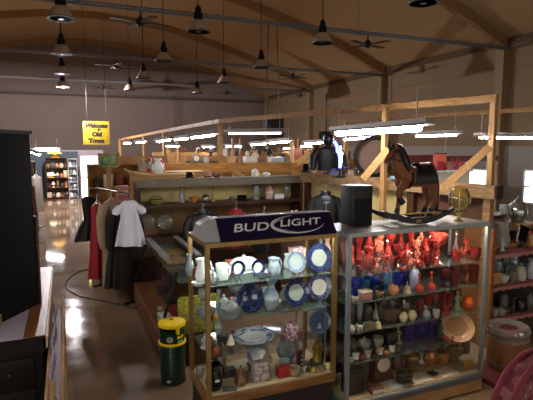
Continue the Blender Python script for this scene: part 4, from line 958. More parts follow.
o = B().lathe([(0, .0), (.6, .0), (1, .35), (.98, .42), (.58, .08), (0, .06)], seg=24, flute=.08, nf=8).out('candy_dish', M('milk glass', '#d5dcd8', .2), loc=(atY(197, 285, 3.62).x+.02, 3.66, z+.001)); o.scale = (.055, .055, .07); tag(o, 'fluted milk glass dish at the front left of the top shelf', 'dish')
# ---- left case, second shelf
z = zs[2]
plate(250, 298, 29, 3.67, z, P_FLOWD, 'large dark blue patterned plate on the second shelf')
put('vase', 271, 17, 30, BLUEV, 'tall blue shaded vase left of two blue plates', 3.68, z)
plate(296, 294, 27, 3.68, z, P_FLOW, 'blue rimmed plate right of the tall blue vase')
plate(319, 292, 26, 3.74, z, P_FLOWB, 'bright white plate with vivid blue rim at second shelf right')
put('stick', 219, 9, 26, CLEAR, 'clear glass candlestick at the left of the second shelf', 3.72, z)
put('bottle', 211, 4, 12, BLACK, 'slim black bottle beside the clear glass candlestick', 3.66, z)
put('shoe', 233, 14, 13, M('pink white porcelain', '#c87878', .2, col2='#e6d8d4', scale=8), 'pink and white porcelain shoe left of the dark blue plate', 3.78, z)
put('bowl', 206, 20, 9, CLEAR, 'wide clear glass bowl at the left end of the second shelf', 3.68, z)
put('bowl', 229, 28, 13, CLEAR, 'large clear pressed glass bowl below the dark blue plate', 3.64, z)
put('figure', 224, 10, 15, M('clear white bird', '#dfe4e2', .2), 'white glass bird figure beside the clear pressed bowl', 3.86, z)
put('ball', 216, 6, 7, M('amber ball glaze', '#c08a3c', .3), 'amber ball in front of the clear glass bowls', 3.61, z)
put('vase', 284, 8, 15, M('cream vase', '#b8ac94', .3), 'cream bud vase between tall blue vase and plates', 3.86, z)
# ---- left case, third shelf
z = zs[1]
t = plate(258, 337, 45, 3.66, z, P_WHITEB, 'large oval white platter with blue sprigs on the third shelf', tilt=1.38, stand=False, name='platter')
t.children[0].scale = (1, .7, 1)
for ch in t.children: ch.location.z = .045
t.location.y = 3.76
B().box((0, .03, .012), (.16, .1, .024), bev=.004).out('stand', M('dark wire stand', '#2c221a', .5), t)
put('jar', 291, 19, 19, blotch('pink floral pot', ['#7a3c48', '#c8bcc0', '#a85868', '#4c4a58', '#d0c8c4'], 30), 'round pink floral jar beside the oval platter', 3.7, z)
t = thing('glass_cabinet', 'small glass box cabinet holding the powder blue plate', 'cabinet', (2.0, 3.72, .512))
for x in (-.115, .105):
    for yy in (-.07, .07): B().box((x, yy, .275), (.012, .012, .55)).out('post', STEEL, t)
for zz in (.006, .28, .545): B().box((-.005, 0, zz), (.235, .16, .012)).out('shelf', SHELFG if zz < .5 else STEEL, t)
B().box((-.005, -.075, .275), (.21, .004, .53)).out('front_glass', PANE, t)
plate(319, 324, 24, 3.71, .80, P_WEDG, 'powder blue plate with pale relief figure inside the glass cabinet', stand=False)
pl = [o for o in COL.objects if o.get('label', '').startswith('powder blue plate')][0]
b = B().prism([(-.03, -.02), (.03, -.022), (.034, -.004), (.012, .004), (.014, .03), (.0, .036), (-.012, .03), (-.006, .006), (-.03, .002)], -.002, .002, 'Z'); b.out('relief_figure', M('pale relief', '#b9b4a0', .5), pl, (0, -.012, .058), (PI/2-.2, 0, 0))
put('figure', 212, 7, 20, M('brown head figure', '#6a4630', .5), 'slim brown figurine at the left of the third shelf', 3.64, z)
put('figure', 205, 9, 16, M('glassy white figure', '#c0c4c0', .25), 'milky white figurine at the left end of the third shelf', 3.8, z)
put('lamp', 231, 8, 18, M('dark green base', '#22382c', .4), 'little dark green lamp with cream shade on the third shelf', 3.63, z, m2=IVORY)
put('apple', 216, 9, 11, M('orange brown glaze', '#8a4a30', .35), 'orange brown apple left of the little green lamp', 3.62, z)
put('animal', 222, 14, 12, M('dark grey animal', '#30322e', .5), 'dark grey animal figure behind the orange brown apple', 3.8, z)
put('animal', 236, 12, 9, M('rust animal', '#7a4a2c', .5), 'rust brown animal figure behind the little green lamp', 3.92, z)
put('animal', 254, 20, 9, M('black cast toy', '#1c1a18', .5), 'black cast toy behind the oval platter', 3.93, z)
# ---- left case, deck
z = zs[0]
t = put('pitcher', 214, 19, 26, M('black glazed jug', '#0c0a10', .12, 0, .7), 'shiny black round jug with handle on the case floor', 3.66, z, name='jug', cat='jug')
B().prism([(-.018, -.012), (.018, -.008), (.016, .01), (-.016, .008)], -.001, .001, 'Y').out('price_tag', WHITEC, t, (.005, -.082, .1), (0, .1, 0))
put('beehive', 241, 14, 19, M('brown salt glaze', '#7a4628', .25, var=.35), 'brown ribbed beehive jar beside the black jug', 3.66, z)
flat('card', 'grey card lying in front of the black jug', 'card', atY(230, 386, 3.59).x, 3.6, z, .12, .09, .004, M('grey card', '#55544c', .7), -.3)
put('box', 229, 12, 8, M('slate black box', '#3a3b3e', .5), 'small slate box behind the black jug', 3.82, z)
put('box', 253, 11, 6, M('black case', '#1e1e20', .5), 'flat black case behind the beehive jar', 3.86, z)
put('box', 260, 16, 18, blotch('pale patterned tin', ['#b0a4a0', '#8a7470', '#c9c0bc', '#7c5a50'], 20), 'pale pink patterned tin right of the beehive jar', 3.66, z)
put('figure', 267, 12, 36, M('tan carved stone', '#8f7556', .6, var=.35), 'tall tan carved candle figure in the middle of the case floor', 3.65, z)
plate(258, 368, 24, 3.88, z, P_WHITEB, 'white plate behind the tall tan carved figure')
plate(287, 362, 24, 3.9, z, P_GREYB, 'pale blue plate behind the red box on the case floor')
put('box', 283, 13, 10, M('red lacquer', '#a01e1a', .3), 'bright red box on the case floor', 3.64, z)
put('cup', 285, 12, 9, M('white blue cup', '#c9d0d4', .2), 'pale cup and handle behind the bright red box', 3.76, z)
t = thing('counter_board', 'black and cream score board standing on the case floor', 'game board', (atY(300, 372, 3.68).x, 3.68, z+.001), .15)
B().box((0, 0, .1), (.085, .03, .2), rx=.12, bev=.003).out('board', M('rust board', '#7a4436', .6), t)
B().box((-.028, -.02, .1), (.02, .012, .19), rx=.12).out('black_strip', BLACK, t)
for i in range(4): B().box((.01, -.028+.005*i, .045+.038*i), (.03, .012, .024), rx=.12, bev=.002).out('black_tile', BLACK, t)
for i in range(3): B().box((.01, -.027+.005*i, .064+.038*i), (.03, .01, .006), rx=.12).out('cream_tile', IVORY, t)
o = put('bowl', 294, 13, 8, M('shell cream', '#b9a488', .5, var=.4), 'cream shell shaped dish right of the red box', 3.62, z)
put('figure', 317, 15, 27, M('gold figure', '#a07a34', .3, .5), 'gold figure ornament standing inside the glass cabinet', 3.72, .525, m2=AMBER)
for i, (px, yy, c) in enumerate(((300, 3.61, '#6e6a60'), (304, 3.66, '#c9bfa8'), (309, 3.62, '#3c3428'), (313, 3.6, '#b8963c'), (322, 3.6, '#8a7a5a'), (327, 3.62, '#d8c98a'))):
    put('coil', px, 8, 4, M('brooch %d' % i, c, .3, .5), '%s small brooch lying before the glass cabinet, counted from the left' % ORD[i], yy, z, name='brooch', cat='jewellery', group='brooches before the glass cabinet')
# ================================================================== RIGHT CASE CONTENTS
z1, z2, z3, z4, z5 = RZ[4], RZ[3], RZ[2], RZ[1], RZ[0]
random.seed(21)
KIND_W = {'goblet': 'stemmed goblet', 'vase': 'waisted vase', 'flare': 'fluted vase', 'bowl': 'bowl', 'compote': 'footed compote', 'bottle': 'stoppered bottle', 'tumbler': 'tumbler', 'cruet': 'cruet', 'pitcher': 'pitcher', 'cup': 'cup', 'bell': 'bell'}
def row(kinds, mats, x0, x1, y, z, hs, wfac, where, cat=None, group=None):
    n = len(kinds)
    for i, k in enumerate(kinds):
        px = x0+(x1-x0)*(i+.5)/n; h = hs*random.uniform(.8, 1.12)
        nm, m = mats[(i*7+i//2) % len(mats)]
        w = min((x1-x0)/n*1.02, h*wfac.get(k, .6))
        put(k, px, w, h, m, '%s %s, %s from left in the %s' % (nm, KIND_W.get(k, k), ORD[i], where), y+random.uniform(-.012, .012), z, group=group, rz=random.uniform(0, 6))
WF = dict(goblet=.5, vase=.55, flare=.6, bowl=1.4, compote=.9, bottle=.42, tumbler=.7, cruet=.5, pitcher=.75, cup=1.1, bell=.6)
RM = [('ruby', REDG), ('dark ruby', glass('dark ruby glass', (.6, .08, .06), 1.4, .5, (.24, .02, .02))), ('cranberry', PINKG), ('ruby', REDG), ('pale pink', PALEP), ('deep ruby', glass('deep ruby glass', (.75, .12, .1), 1.5, .4, (.32, .03, .02)))]
row(['goblet', 'vase', 'cup', 'pitcher', 'flare', 'bowl', 'goblet', 'vase', 'cruet', 'cup', 'bell'], RM, 347, 440, RY0+.11, z1, 16, WF, 'front row of the top shelf', group='red glass on the top shelf')
row(['vase', 'pitcher', 'flare', 'goblet', 'vase', 'compote', 'bottle', 'flare', 'pitcher', 'goblet'], RM, 345, 440, RY0+.24, z1, 25, WF, 'middle row of the top shelf', group='red glass on the top shelf')
row(['bottle', 'flare', 'vase', 'pitcher', 'goblet', 'vase', 'flare', 'bottle', 'vase'], RM, 343, 436, RY0+.38, z1, 34, WF, 'back row of the top shelf', group='red glass on the top shelf')
put('compote', 438, 17, 30, PINKG, 'cranberry footed compote with wide lit rim, right part of top shelf', RY0+.16, z1)
put('cruet', 455, 9, 28, SMOKE, 'smoky cruet between the red compote and red cups', RY0+.25, z1)
put('cup', 456, 12, 11, REDG, 'left one of the two red glass cups at top shelf right', RY0+.14, z1)
put('cup', 474, 14, 11, REDG, 'right one of the two red glass cups at top shelf right', RY0+.14, z1)
put('shoe', 465, 14, 17, PINKG, 'cranberry glass slipper behind the two red cups', RY0+.3, z1)
# second shelf: blue glass at the left, red to the right
BM = [('cobalt', BLUEG), ('teal', TEALG), ('cobalt', BLUEG)]
row(['vase', 'tumbler', 'bottle', 'goblet', 'tumbler', 'vase', 'tumbler'], BM, 347, 408, RY0+.4, z2, 25, WF, 'back row of second shelf blue glass', group='blue glass on the second shelf')
row(['tumbler', 'bowl', 'goblet', 'tumbler', 'bowl'], BM, 349, 402, RY0+.27, z2, 17, dict(WF, bowl=1), 'front row of second shelf blue glass', group='blue glass on the second shelf')
put('gourd', 419, 9, 19, M('coral glass', '#c83c28', .12, 0, .8), 'coral red gourd vase, left one of the pair on the second shelf', RY0+.12, z2)
put('gourd', 431, 9, 19, M('coral glass', '#c83c28', .12, 0, .8), 'coral red gourd vase, right one of the pair on the second shelf', RY0+.12, z2)
put('bottle', 414, 9, 30, M('pale lilac glass', '#a8b4d8', .12, 0, .7), 'tall pale lilac bottle beside the coral gourd vases', RY0+.24, z2)
put('bottle', 448, 13, 26, glass('violet glass', (.35, .2, .7), .9, .5, (.12, .06, .28)), 'violet glass bottle on the second shelf', RY0+.33, z2)
row(['goblet', 'tumbler', 'goblet', 'tumbler'], [('dark ruby', glass('dark ruby glass', (.6, .05, .05), .9, .5, (.28, .02, .02)))], 440, 478, RY0+.15, z2, 18, WF, 'second shelf right of the coral gourds', group='dark ruby glass on the second shelf')
# trinkets in front of the blue glass
put('apple', 393, 12, 12, M('peach glass', '#d08a60', .2, 0, .7), 'shiny peach coloured apple on the second shelf', RY0+.14, z2)
put('bell', 407, 9, 12, M('ivory bell', '#c9b890', .3), 'ivory and gold bell right of the peach apple', RY0+.14, z2)
put('box', 365, 12, 9, M('rose enamel', '#b07a78', .4), 'rose and white enamel box left of the peach apple', RY0+.14, z2, m2=IVORY)
put('animal', 355, 10, 7, M('white silver animal', '#b8b4ac', .3), 'silver white animal figure left of the rose enamel box', RY0+.1, z2)
put('animal', 380, 12, 8, M('brown gilt animal', '#8a6a3c', .4), 'gilt brown animal figure between rose box and peach apple', RY0+.12, z2)
# third shelf
row(['cup', 'bowl', 'cup', 'bell', 'tumbler', 'cup'], [('silver', M('tarnished silver', '#8a8272', .3, .7, var=.5, scale=20)), ('clear', CLEAR), ('pewter', M('pewter', '#6a655c', .4, .7, var=.4, scale=20))], 347, 396, RY0+.32, z3, 18, WF, 'third shelf metalware row', group='metalware on the third shelf')
put('basket', 389, 24, 22, M('brown lace basket', '#5c4838', .7, var=.5, scale=40), 'brown woven basket on the third shelf', RY0+.26, z3)
for i, px in enumerate((403, 412)): put('ball', px, 9, 10, M('ivory ball', '#d8c8a0', .3), ['left', 'right'][i]+' one of two ivory balls on the third shelf', RY0+.13, z3)
put('animal', 406, 9, 15, M('white brown dog', '#a89c88', .4, var=.5), 'white and brown dog figure above the ivory balls', RY0+.3, z3)
row(['cup', 'bowl', 'goblet', 'bowl', 'tumbler', 'cup'], [('ruby', REDG), ('deep red', M('deep red glaze', '#7a1a18', .2)), ('clear', CLEAR)], 417, 460, RY0+.24, z3, 18, WF, 'red row on the third shelf', group='red ware on the third shelf')
put('vase', 426, 9, 13, CLEAR, 'small clear vase among the red ware on the third shelf', RY0+.1, z3)
put('figure', 457, 10, 20, M('pale green figure', '#8a9a80', .4), 'pale green figurine left of the orange ball', RY0+.2, z3)
put('ball', 468, 13, 13, M('orange glass', '#d85a1c', .15, 0, .8), 'orange glass ball at the right end of the third shelf', RY0+.16, z3)
put('ball', 459, 8, 9, M('olive gold ball', '#8a8040', .3), 'small olive gold ball behind the orange glass ball', RY0+.38, z3)
# fourth shelf
z = z4
cols = ['#c9a878', '#e0d8c8', '#7a2c28', '#c0b090', '#2a2420', '#d8c0a0', '#9a6a3c', '#e8e0d0', '#5a4a40']
for i in range(9):
    c = cols[i]; put('coil' if i % 2 else 'ball', 350+6*i, 7, 6, M('ring stone %d' % i, c, .2, .3), '%s small ring or stone from the left, fourth shelf front' % ORD[i], RY0+.1+.04*(i % 2), z, name='trinket', cat='jewellery', group='rings and stones on the fourth shelf')
flat('mirror_tray', 'silver mirror tray at the front of the fourth shelf', 'tray', atY(369, 330, RY0+.1).x, RY0+.12, z, .2, .1, .012, CHROME, .05)
plate(457, 327, 33, RY0+.15, z, P_TAN, 'large tan relief plate on the fourth shelf of the red glass case', tilt=.75, rz=-.5)
for i, px in enumerate((408, 420, 432)): put('tumbler', px, 13, 25, BLUEG, '%s big cobalt tumbler from the left on the fourth shelf' % ORD[i], RY0+.33, z, group='big cobalt tumblers')
put('box', 390, 13, 12, M('dark box', '#241f22', .5), 'dark box left of the big cobalt tumblers', RY0+.33, z)
put('compote', 448, 12, 6, M('coral dish', '#b0583c', .3), 'coral dish in front of the tan relief plate', RY0+.1, z)
# deck
z = z5
put('box', 352, 18, 26, M('black keepsake box', '#1c1818', .5), 'black keepsake box at the left of the red glass case floor', RY0+.16, z)
put('jar', 358, 22, 42, M('grey stone jar', '#5c564e', .6, var=.4), 'tall grey stoneware jar behind the black keepsake box', RY0+.36, z, m2=M('red brown lid', '#7a2c20', .4))
put('clock', 380, 26, 32, M('red brown clock wood', '#4a2018', .4, var=.3), 'red brown mantel clock on the case floor', RY0+.26, z)
put('clock', 379, 15, 13, BLACKP, 'small black framed clock above the mantel clock', RY0+.36, z4-.2)
put('coil', 404, 17, 11, M('black belt leather', '#14110f', .4), 'coiled black belt on the floor of the red glass case', RY0+.1, z)
put('book', 375, 14, 5, M('red brown book', '#6a3022', .6), 'red brown book in front of the mantel clock', RY0+.08, z)
put('compote', 411, 17, 16, BRASS, 'brass compote right of the coiled black belt', RY0+.3, z)
put('tureen', 430, 18, 18, M('copper teapot', '#b87840', .3, .4, var=.3), 'copper tureen on the case floor', RY0+.3, z)
put('jar', 422, 10, 12, WHITEC, 'white lidded jar behind the copper tureen', RY0+.4, z)
put('basket', 440, 18, 20, M('rust basket', '#b07a44', .7, var=.4, scale=40), 'rust brown basket beside the copper tureen', RY0+.33, z)
put('mug', 453, 12, 16, M('olive mug', '#7a6a34', .4), 'olive mug right of the rust basket', RY0+.3, z)
put('animal', 468, 16, 9, M('yellow toy', '#c99a30', .4), 'yellow toy animal at the right end of the case floor', RY0+.13, z)
for i, (px, c, lab) in enumerate(((421, '#e6dccb', 'cream jewellery card with dark pins, left on the case floor'), (447, '#e6dccb', 'cream jewellery card at the right of the case floor'), (398, '#b8c0c0', 'pale blue grey card under the coiled belt'))):
    p = atY(px, 380, RY0+.1); flat('jewellery_card', lab, 'card', p.x, RY0+.13, z, .22, .17, .006, M('card '+c, c, .6), .1)
p = atY(437, 376, RY0+.1); flat('black_case', 'flat black case between the two cream cards', 'case', p.x-.02, RY0+.14, z+.008, .09, .08, .014, BLACK, .2)

# more of the crowded pieces
z = zs[3]
put('bowl', 212, 16, 7, CLEAR, 'low clear glass bowl in front of the white mug', 3.6, z)
put('vase', 190, 10, 22, CLEAR, 'clear glass vase at the back left corner of the top shelf', 3.98, z)
put('pitcher', 288, 10, 14, M('pale grey glaze', '#b8c0c0', .3), 'pale grey pitcher behind the blue and white pitcher', 3.9, z)
z = zs[2]
put('goblet', 203, 9, 22, CLEAR, 'clear goblet behind the wide clear bowl', 3.88, z)
put('compote', 236, 16, 18, CLEAR, 'clear compote behind the pink and white shoe', 3.98, z)
put('jar', 264, 14, 14, M('teal grey jar', '#6a8288', .3), 'teal grey jar behind the dark blue plate', 3.96, z)
z = zs[1]
put('vase', 219, 9, 24, CLEAR, 'clear vase behind the orange brown apple', 3.95, z)
put('cup', 303, 10, 9, M('rust cup', '#8a5038', .4), 'rust brown cup right of the round pink floral jar', 3.66, z, m2=None, x=1.83)
put('bell', 244, 8, 12, M('dull brass bell', '#8a7038', .4, .5), 'dull brass bell behind the little lamp and platter', 3.97, z)
z = zs[0]
put('mug', 222, 10, 14, M('grey stone mug', '#8a867c', .5), 'grey stoneware mug behind the black jug', 3.95, z)
put('book', 240, 22, 4, M('pale book', '#c9c0a8', .6), 'pale book lying behind the brown beehive jar', 3.92, z)
put('cup', 200, 9, 10, CLEAR, 'clear cup at the back left of the case floor', 3.9, z)
z = z4
for i, (px, k, w, h, c, lb) in enumerate(((352, 'jar', 11, 15, '#5a4a40', 'brown grey jar'), (364, 'teapot', 16, 14, '#8a8880', 'pewter teapot'), (378, 'cup', 11, 10, '#b8b0a0', 'cream cup'), (398, 'figure', 8, 17, '#a89878', 'tan figurine'), (440, 'bottle', 7, 20, '#2a3040', 'slate bottle'), (461, 'jar', 11, 14, '#5a3a28', 'dark brown jar'))):
    put(k, px, w, h, M('fourth shelf '+lb, c, .35), lb+' toward the back of the fourth shelf', RY0+.3 if i != 4 else RY0+.22, z)
z = z5
for i, (px, k, w, h, c, lb) in enumerate(((367, 'bottle', 8, 24, '#3a2a24', 'dark brown bottle'), (395, 'jar', 13, 20, '#6a5a4c', 'taupe jar'), (404, 'pitcher', 14, 20, '#7a4a30', 'rust pitcher'), (441, 'teapot', 15, 14, '#5a3a20', 'brown teapot'), (456, 'basket', 14, 14, '#8a6a3a', 'honey basket'), (465, 'jar', 9, 18, '#4a3428', 'umber jar'))):
    put(k, px, w, h, M('case floor '+lb, c, .4), lb+' at the back of the right case floor', RY0+.4, z)
z = z3
for i, (px, k, w, h, c, lb) in enumerate(((350, 'teapot', 13, 10, '#a8a49a', 'silver grey teapot'), (360, 'animal', 10, 8, '#c0b8a8', 'cream animal figure'), (369, 'box', 10, 7, '#7a6a50', 'olive tan box'), (378, 'bell', 7, 11, '#b8a878', 'pale brass bell'), (436, 'cup', 8, 8, '#c8bcb0', 'cream cup'), (446, 'shoe', 10, 9, '#9a2a20', 'red slipper'))):
    put(k, px, w, h, M('third shelf '+lb, c, .3), lb+' at the front of the third shelf', RY0+.1, z)
# ================================================================== BACK SHELF ITEMS (lower tier z 1.536, top z 1.946)
z = 1.536; Y_ = 8.06
put('basket', 156, 15, 8, M('olive basket', '#7c7a3a', .6, var=.3), 'olive green basket on the back shelf, left end', Y_, z)
put('bottle', 182, 6, 17, CLEAR, 'clear glass bottle standing on the lower tier of the back shelf', Y_, z)
put('bowl', 194, 10, 6, M('orange bowl', '#c87a30', .35), 'orange bowl right of the clear bottle on the back shelf', Y_, z)
put('jar', 206, 9, 8, CHROME, 'shiny silver sugar pot on the back shelf', Y_, z)
put('stick', 213, 5, 17, BRASS, 'tall brass candlestick on the back shelf', Y_, z)
put('tureen', 232, 8, 5, M('grey pewter pot', '#8a908c', .3, .6), 'grey pewter pot right of the brass candlestick', Y_, z)
put('box', 242, 8, 5, BLACKP, 'black box on the back shelf beside the pewter pot', Y_, z)
put('lantern', 256, 9, 22, CLEAR, 'tall clear glass oil lamp on the back shelf', Y_, z)
put('jar', 269, 8, 14, M('red label jar', '#c8422a', .3, col2='#d8d4c8', scale=6, stretch=(.3, .3, 2)), 'red and white jar on the back shelf', Y_, z)
put('box', 278, 10, 5, WHITEC, 'white box right of the red and white jar', Y_, z)
put('goblet', 287, 5, 11, CLEAR, 'clear goblet at the right end of the back shelf', Y_, z)
z = 1.946
put('hat', 189, 15, 7, BLACKP, 'black felt hat on top of the back shelf', 8.05, z)
put('hat', 208, 13, 8, M('pink felt', '#b88a70', .8), 'pale pink felt hat right of the black hat', 8.05, z)
put('teapot', 217, 7, 5, M('black white pot', '#3a3a3a', .3, var=.6), 'small dark teapot at the foot of the corner post', 8.02, z)
put('jar', 255, 7, 9, WHITEC, 'white lidded jar on top of the back shelf', 8.03, z)
put('bell', 259, 5, 6, M('yellow bell', '#d8c02c', .4), 'yellow bell beside the white lidded jar', 8.06, z)
put('tureen', 266, 10, 5, WHITEC, 'white tureen on top of the back shelf', 8.04, z)
# bent wood sled and white vase at the left end of the top
t = thing('wooden_sled', 'long pale wooden sled with upturned nose on the back shelf top', 'sled', (1.32, 8.1, 1.948), .02)
b = B(); up_ = []; dn = []
for i in range(21):
    u = i/20; x = -.42+1.14*u; zz = .07+.0*u+.16*max(0, .35-u)**1.6*3; up_.append((x, zz+.022)); dn.append((x, zz))
b.prism(up_+dn[::-1], -.1, .1, 'Y'); b.out('deck', wood('pale sled wood', '#d8b47c', '#b08a50', axis=0), t)
for y in (-.08, .08): B().box((.18, y, .035), (.9, .025, .07), bev=.005).out('runner', W_PINE, t)
t = put('vase', 158, 13, 15, WHITEC, 'white vase standing on the bent wooden sled', 8.1, 2.04)
t = put('lantern', 150, 8, 16, M('red lantern', '#b0301c', .4), 'red lantern behind the white vase', 9.0, 2.03)
put('bottle', 162, 6, 13, M('red bottle', '#a82a20', .3), 'red bottle right of the red lantern', 9.0, 2.03)
put('figure', 143, 8, 13, M('grey white plaster', '#a8a090', .7), 'grey white plaster figure left of the red lantern', 9.0, 2.03)
t = thing('booth_counter', 'tan booth counter behind the back shelf', 'counter', (1.75, 9.0, 0))
B().box((0, 0, 1.0), (1.3, .5, 2.0), bev=.01).out('body', wood('honey counter', '#b8864a', '#94682f', axis=2), t); B().box((0, 0, 2.015), (1.36, .56, .03)).out('top', W_PINE, t)
# glass plates and frames hung on the lower panel
for px, nm in ((147, 'left'), (165, 'right')):
    plate(px, 222, 15, 8.25, .98, glass('clear plate glass', (.9, .93, .9), 1.0, .3, (.5, .48, .38)), '%s one of two clear glass plates against the brown pegboard' % nm, stand=False)
for i, (px, py, w, h, c) in enumerate(()): pass
t = thing('plate_ledge', 'narrow wooden ledge under the two clear glass plates', 'ledge', (1.45, 8.22, .96)); B().box((0, 0, 0), (.8, .16, .03)).out('board', W_DARK, t)
# white lace tray with ornaments behind the sign
t = thing('lace_tray', 'pile of grey white lace cloth behind the beer sign', 'cloth', (atY(295, 212, 6.6).x, 6.6, 1.1))
B().lathe([(0, 0), (.34, 0), (.36, .05), (.3, .16), (.15, .22), (0, .23)], seg=40, flute=.06, nf=9, sy=.6).out('cloth', M('grey white lace', '#b0a898', .9, var=.35, scale=30), t)
B().box((0, 0, -.55), (.7, .5, 1.1), bev=.01).out('stand', W_DARK, t)
put('figure', 292, 7, 14, IVORY, 'ivory figurine on the lace cloth, left', 6.5, 1.32)
put('stick', 296, 6, 13, M('yellow white candle', '#d8d0a0', .4), 'pale candle ornament on the lace cloth', 6.55, 1.32)
put('figure', 301, 7, 12, WHITEC, 'white figurine on the lace cloth, right', 6.5, 1.32)

# ================================================================== ON THE PARTITION BEAM (top z 2.03)
def beam_at(px, z=2.031):
    lo, hi = 0., 1.
    for _ in range(40):
        m_ = (lo+hi)/2; p = Vector((px0+(px1-px0)*m_, py0+(py1-py0)*m_, z)); v = p-EYE
        if 266.5+F*v.dot(R_)/v.dot(FW) < px: lo = m_
        else: hi = m_
    return Vector((px0+(px1-px0)*lo, py0+(py1-py0)*lo, z))
# black jacket on a dress form with blue neon behind
p = beam_at(328); z0_ = 2.031
t = thing('jacket_form', 'black jacket on a small headed form standing on the partition beam', 'mannequin', (p.x, p.y, z0_), -.2)
B().lathe([(0, 0), (.1, 0), (.1, .02), (.02, .03), (.015, .1), (0, .1)], seg=16).out('stand', BLACKM, t)
B().lathe([(.0, .06), (.2, .06), (.19, .2), (.22, .33), (.19, .42), (.07, .46), (0, .47)], seg=28, sy=.5, flute=.02, nf=5).out('jacket', BLACK, t)
for s in (-1, 1): B().tube([(s*.17, 0, .4), (s*.26, 0, .28), (s*.29, -.04, .08)], [.075, .08, .06], 10).out('sleeve', BLACK, t)
B().lathe([(0, .44), (.05, .45), (.05, .48), (.085, .53), (.095, .59), (.07, .66), (0, .68)], seg=16).out('head', M('black helmet', '#101014', .3), t)
BL = emit('blue neon', (.08, .12, 1), 5); WN = emit('white neon', (.8, .85, 1), 6)
t = thing('neon_sign', 'blue and white neon tube sign behind the black jacket form', 'sign', (0, 0, 0))
pp = [atD(x, y, 7.15) for x, y in ((334, 141), (337, 146), (337.5, 152), (339, 153), (340, 158), (340, 168))]
B().tube(pp, .022, 8).out('blue_tube', BL, t)
B().tube([p_+R_*.05+UP*0 for p_ in pp[1:4]]+[atD(341.5, 158, 7.15), atD(341, 165, 7.15)], .01, 8).out('white_tube', WN, t)
q = atD(339, 171, 7.15); B().tube([q-Vector((0, 0, .1)), pp[-1]], .012, 6).out('stand_rod', BLACKM, t)
B().box((q.x, q.y, 2.045), (.16, .1, .03)).out('stand_foot', BLACKM, t)
def onbeam(kind, px, w, h, mat, label, m2=None, rz=0, **k):
    p = beam_at(px); return put(kind, px, w, h, mat, label, p.y, 2.031, x=p.x, m2=m2, rz=rz, **k)
onbeam('hat', 306, 12, 9, BLACKP, 'black hat on the partition beam left of the jacket form')
onbeam('cup', 314, 5, 6, WHITEC, 'white cup on the beam beside the black hat')
onbeam('shoe', 334, 12, 6, M('blue grey shoe', '#4a5a88', .5), 'blue grey shoe at the foot of the jacket form', name='shoe', cat='shoe')
onbeam('animal', 346, 13, 10, M('dark toy car', '#241d1a', .4), 'dark toy animal on the beam right of the neon sign')
onbeam('clock', 344, 6, 8, M('pale clock', '#a8a098', .5), 'small pale clock in front of the dark toy animal')
onbeam('cup', 356, 6, 8, CHROME, 'silver cup on the beam left of the big hoop')
onbeam('box', 351, 6, 5, M('tan card box', '#b09470', .7), 'tan box on the beam behind the silver cup')
onbeam('box', 404, 22, 3, M('pale blue packet', '#8fb4c8', .6), 'flat pale blue packet on the beam behind the horse neck')
# big hoop with pinkish skin (large flat drum) standing on the beam's far side
t = thing('hoop_drum', 'large round dark hooped drum with pinkish skin behind the horse head', 'drum', (4.34, 6.12, 2.03), 0, rot=(0, 0, -.5))
RR = .30
rm = Euler((PI/2-.06, 0, 0)).to_matrix().to_4x4()
B().lathe([(RR-.045, -.08), (RR+.01, -.08), (RR+.015, 0), (RR+.01, .08), (RR-.045, .08), (RR-.045, -.08)], (0, 0, RR+.01), 48, mat=rm).out('hoop', M('dark hoop wood', '#0f0906', .8, 0, .15, var=.3), t)
B().lathe([(0, -.01), (RR-.046, -.01), (RR-.046, .01), (0, .01)], (0, 0, RR+.01), 48, mat=rm).out('skin', M('pinkish drum skin', '#4e3a30', .9, var=.12, scale=4), t)
# things beyond the beam, right half: pink poster, red booth wall, red toys, white counter
def panel(name, label, cat, xa, ya, xb, yb, Y0, th, mat, extra=None):
    a = atY(xa, ya, Y0); b_ = atY(xb, yb, Y0); w = b_.x-a.x; h = a.z-b_.z
    t = thing(name, label, cat, ((a.x+b_.x)/2, Y0, b_.z)); B().box((0, 0, h/2), (w, th, h), bev=.004).out('panel', mat, t)
    return t, w, h
t, w, h = panel('poster', 'pink square poster hanging from the rail behind the horse', 'poster', 434, 153, 446, 168, 8.3, .012, M('pink poster', '#d0604c', .6, var=.05))
B().tube([(w*.4, 0, h), (w*.4, 0, h+.32)], .006, 5).out('cord', STEEL, t); B().box((0, -.008, h*.96), (w, .01, .02)).out('top_strip', W_DARK, t)
t, w, h = panel('red_booth_board', 'dull red booth board behind the horse saddle', 'board', 408, 155, 432, 171, 9.6, .04, M('dull red board', '#7a2a24', .7))
zb = t.location.z; B().box((0, 0, -zb/2), (w*.9, .1, zb)).out('support', W_DARK, t)
t, w, h = panel('red_fascia', 'long dark red fascia board above the red toys', 'board', 446, 156, 497, 161, 8.7, .06, M('dark red fascia', '#5e241a', .6))
for s in (-.48, .48): B().box((w*s, 0, -1.1), (.06, .06, 2.3)).out('post', W_PINEZ, t)
t = thing('white_counter', 'pale counter under the red toys behind the partition', 'counter', (7.55, 8.1, 0))
B().box((0, 0, .98), (1.0, .5, 1.96)).out('body', M('cream counter', '#b8ac94', .7), t); B().box((0, 0, 1.97), (1.08, .6, .04)).out('top', M('pale green white top', '#b0bcb8', .4), t)
for i, px in enumerate((433, 439, 445, 452, 457, 463)):
    put(['animal', 'box', 'animal', 'figure', 'figure', 'animal'][i], px, 7, 9 if i not in (3, 4) else 12, M('red toy', '#a01c22', .35, var=.4), '%s red toy from the left on the pale counter' % ORD[i], 8.0, 1.99, group='red toys on the pale counter')

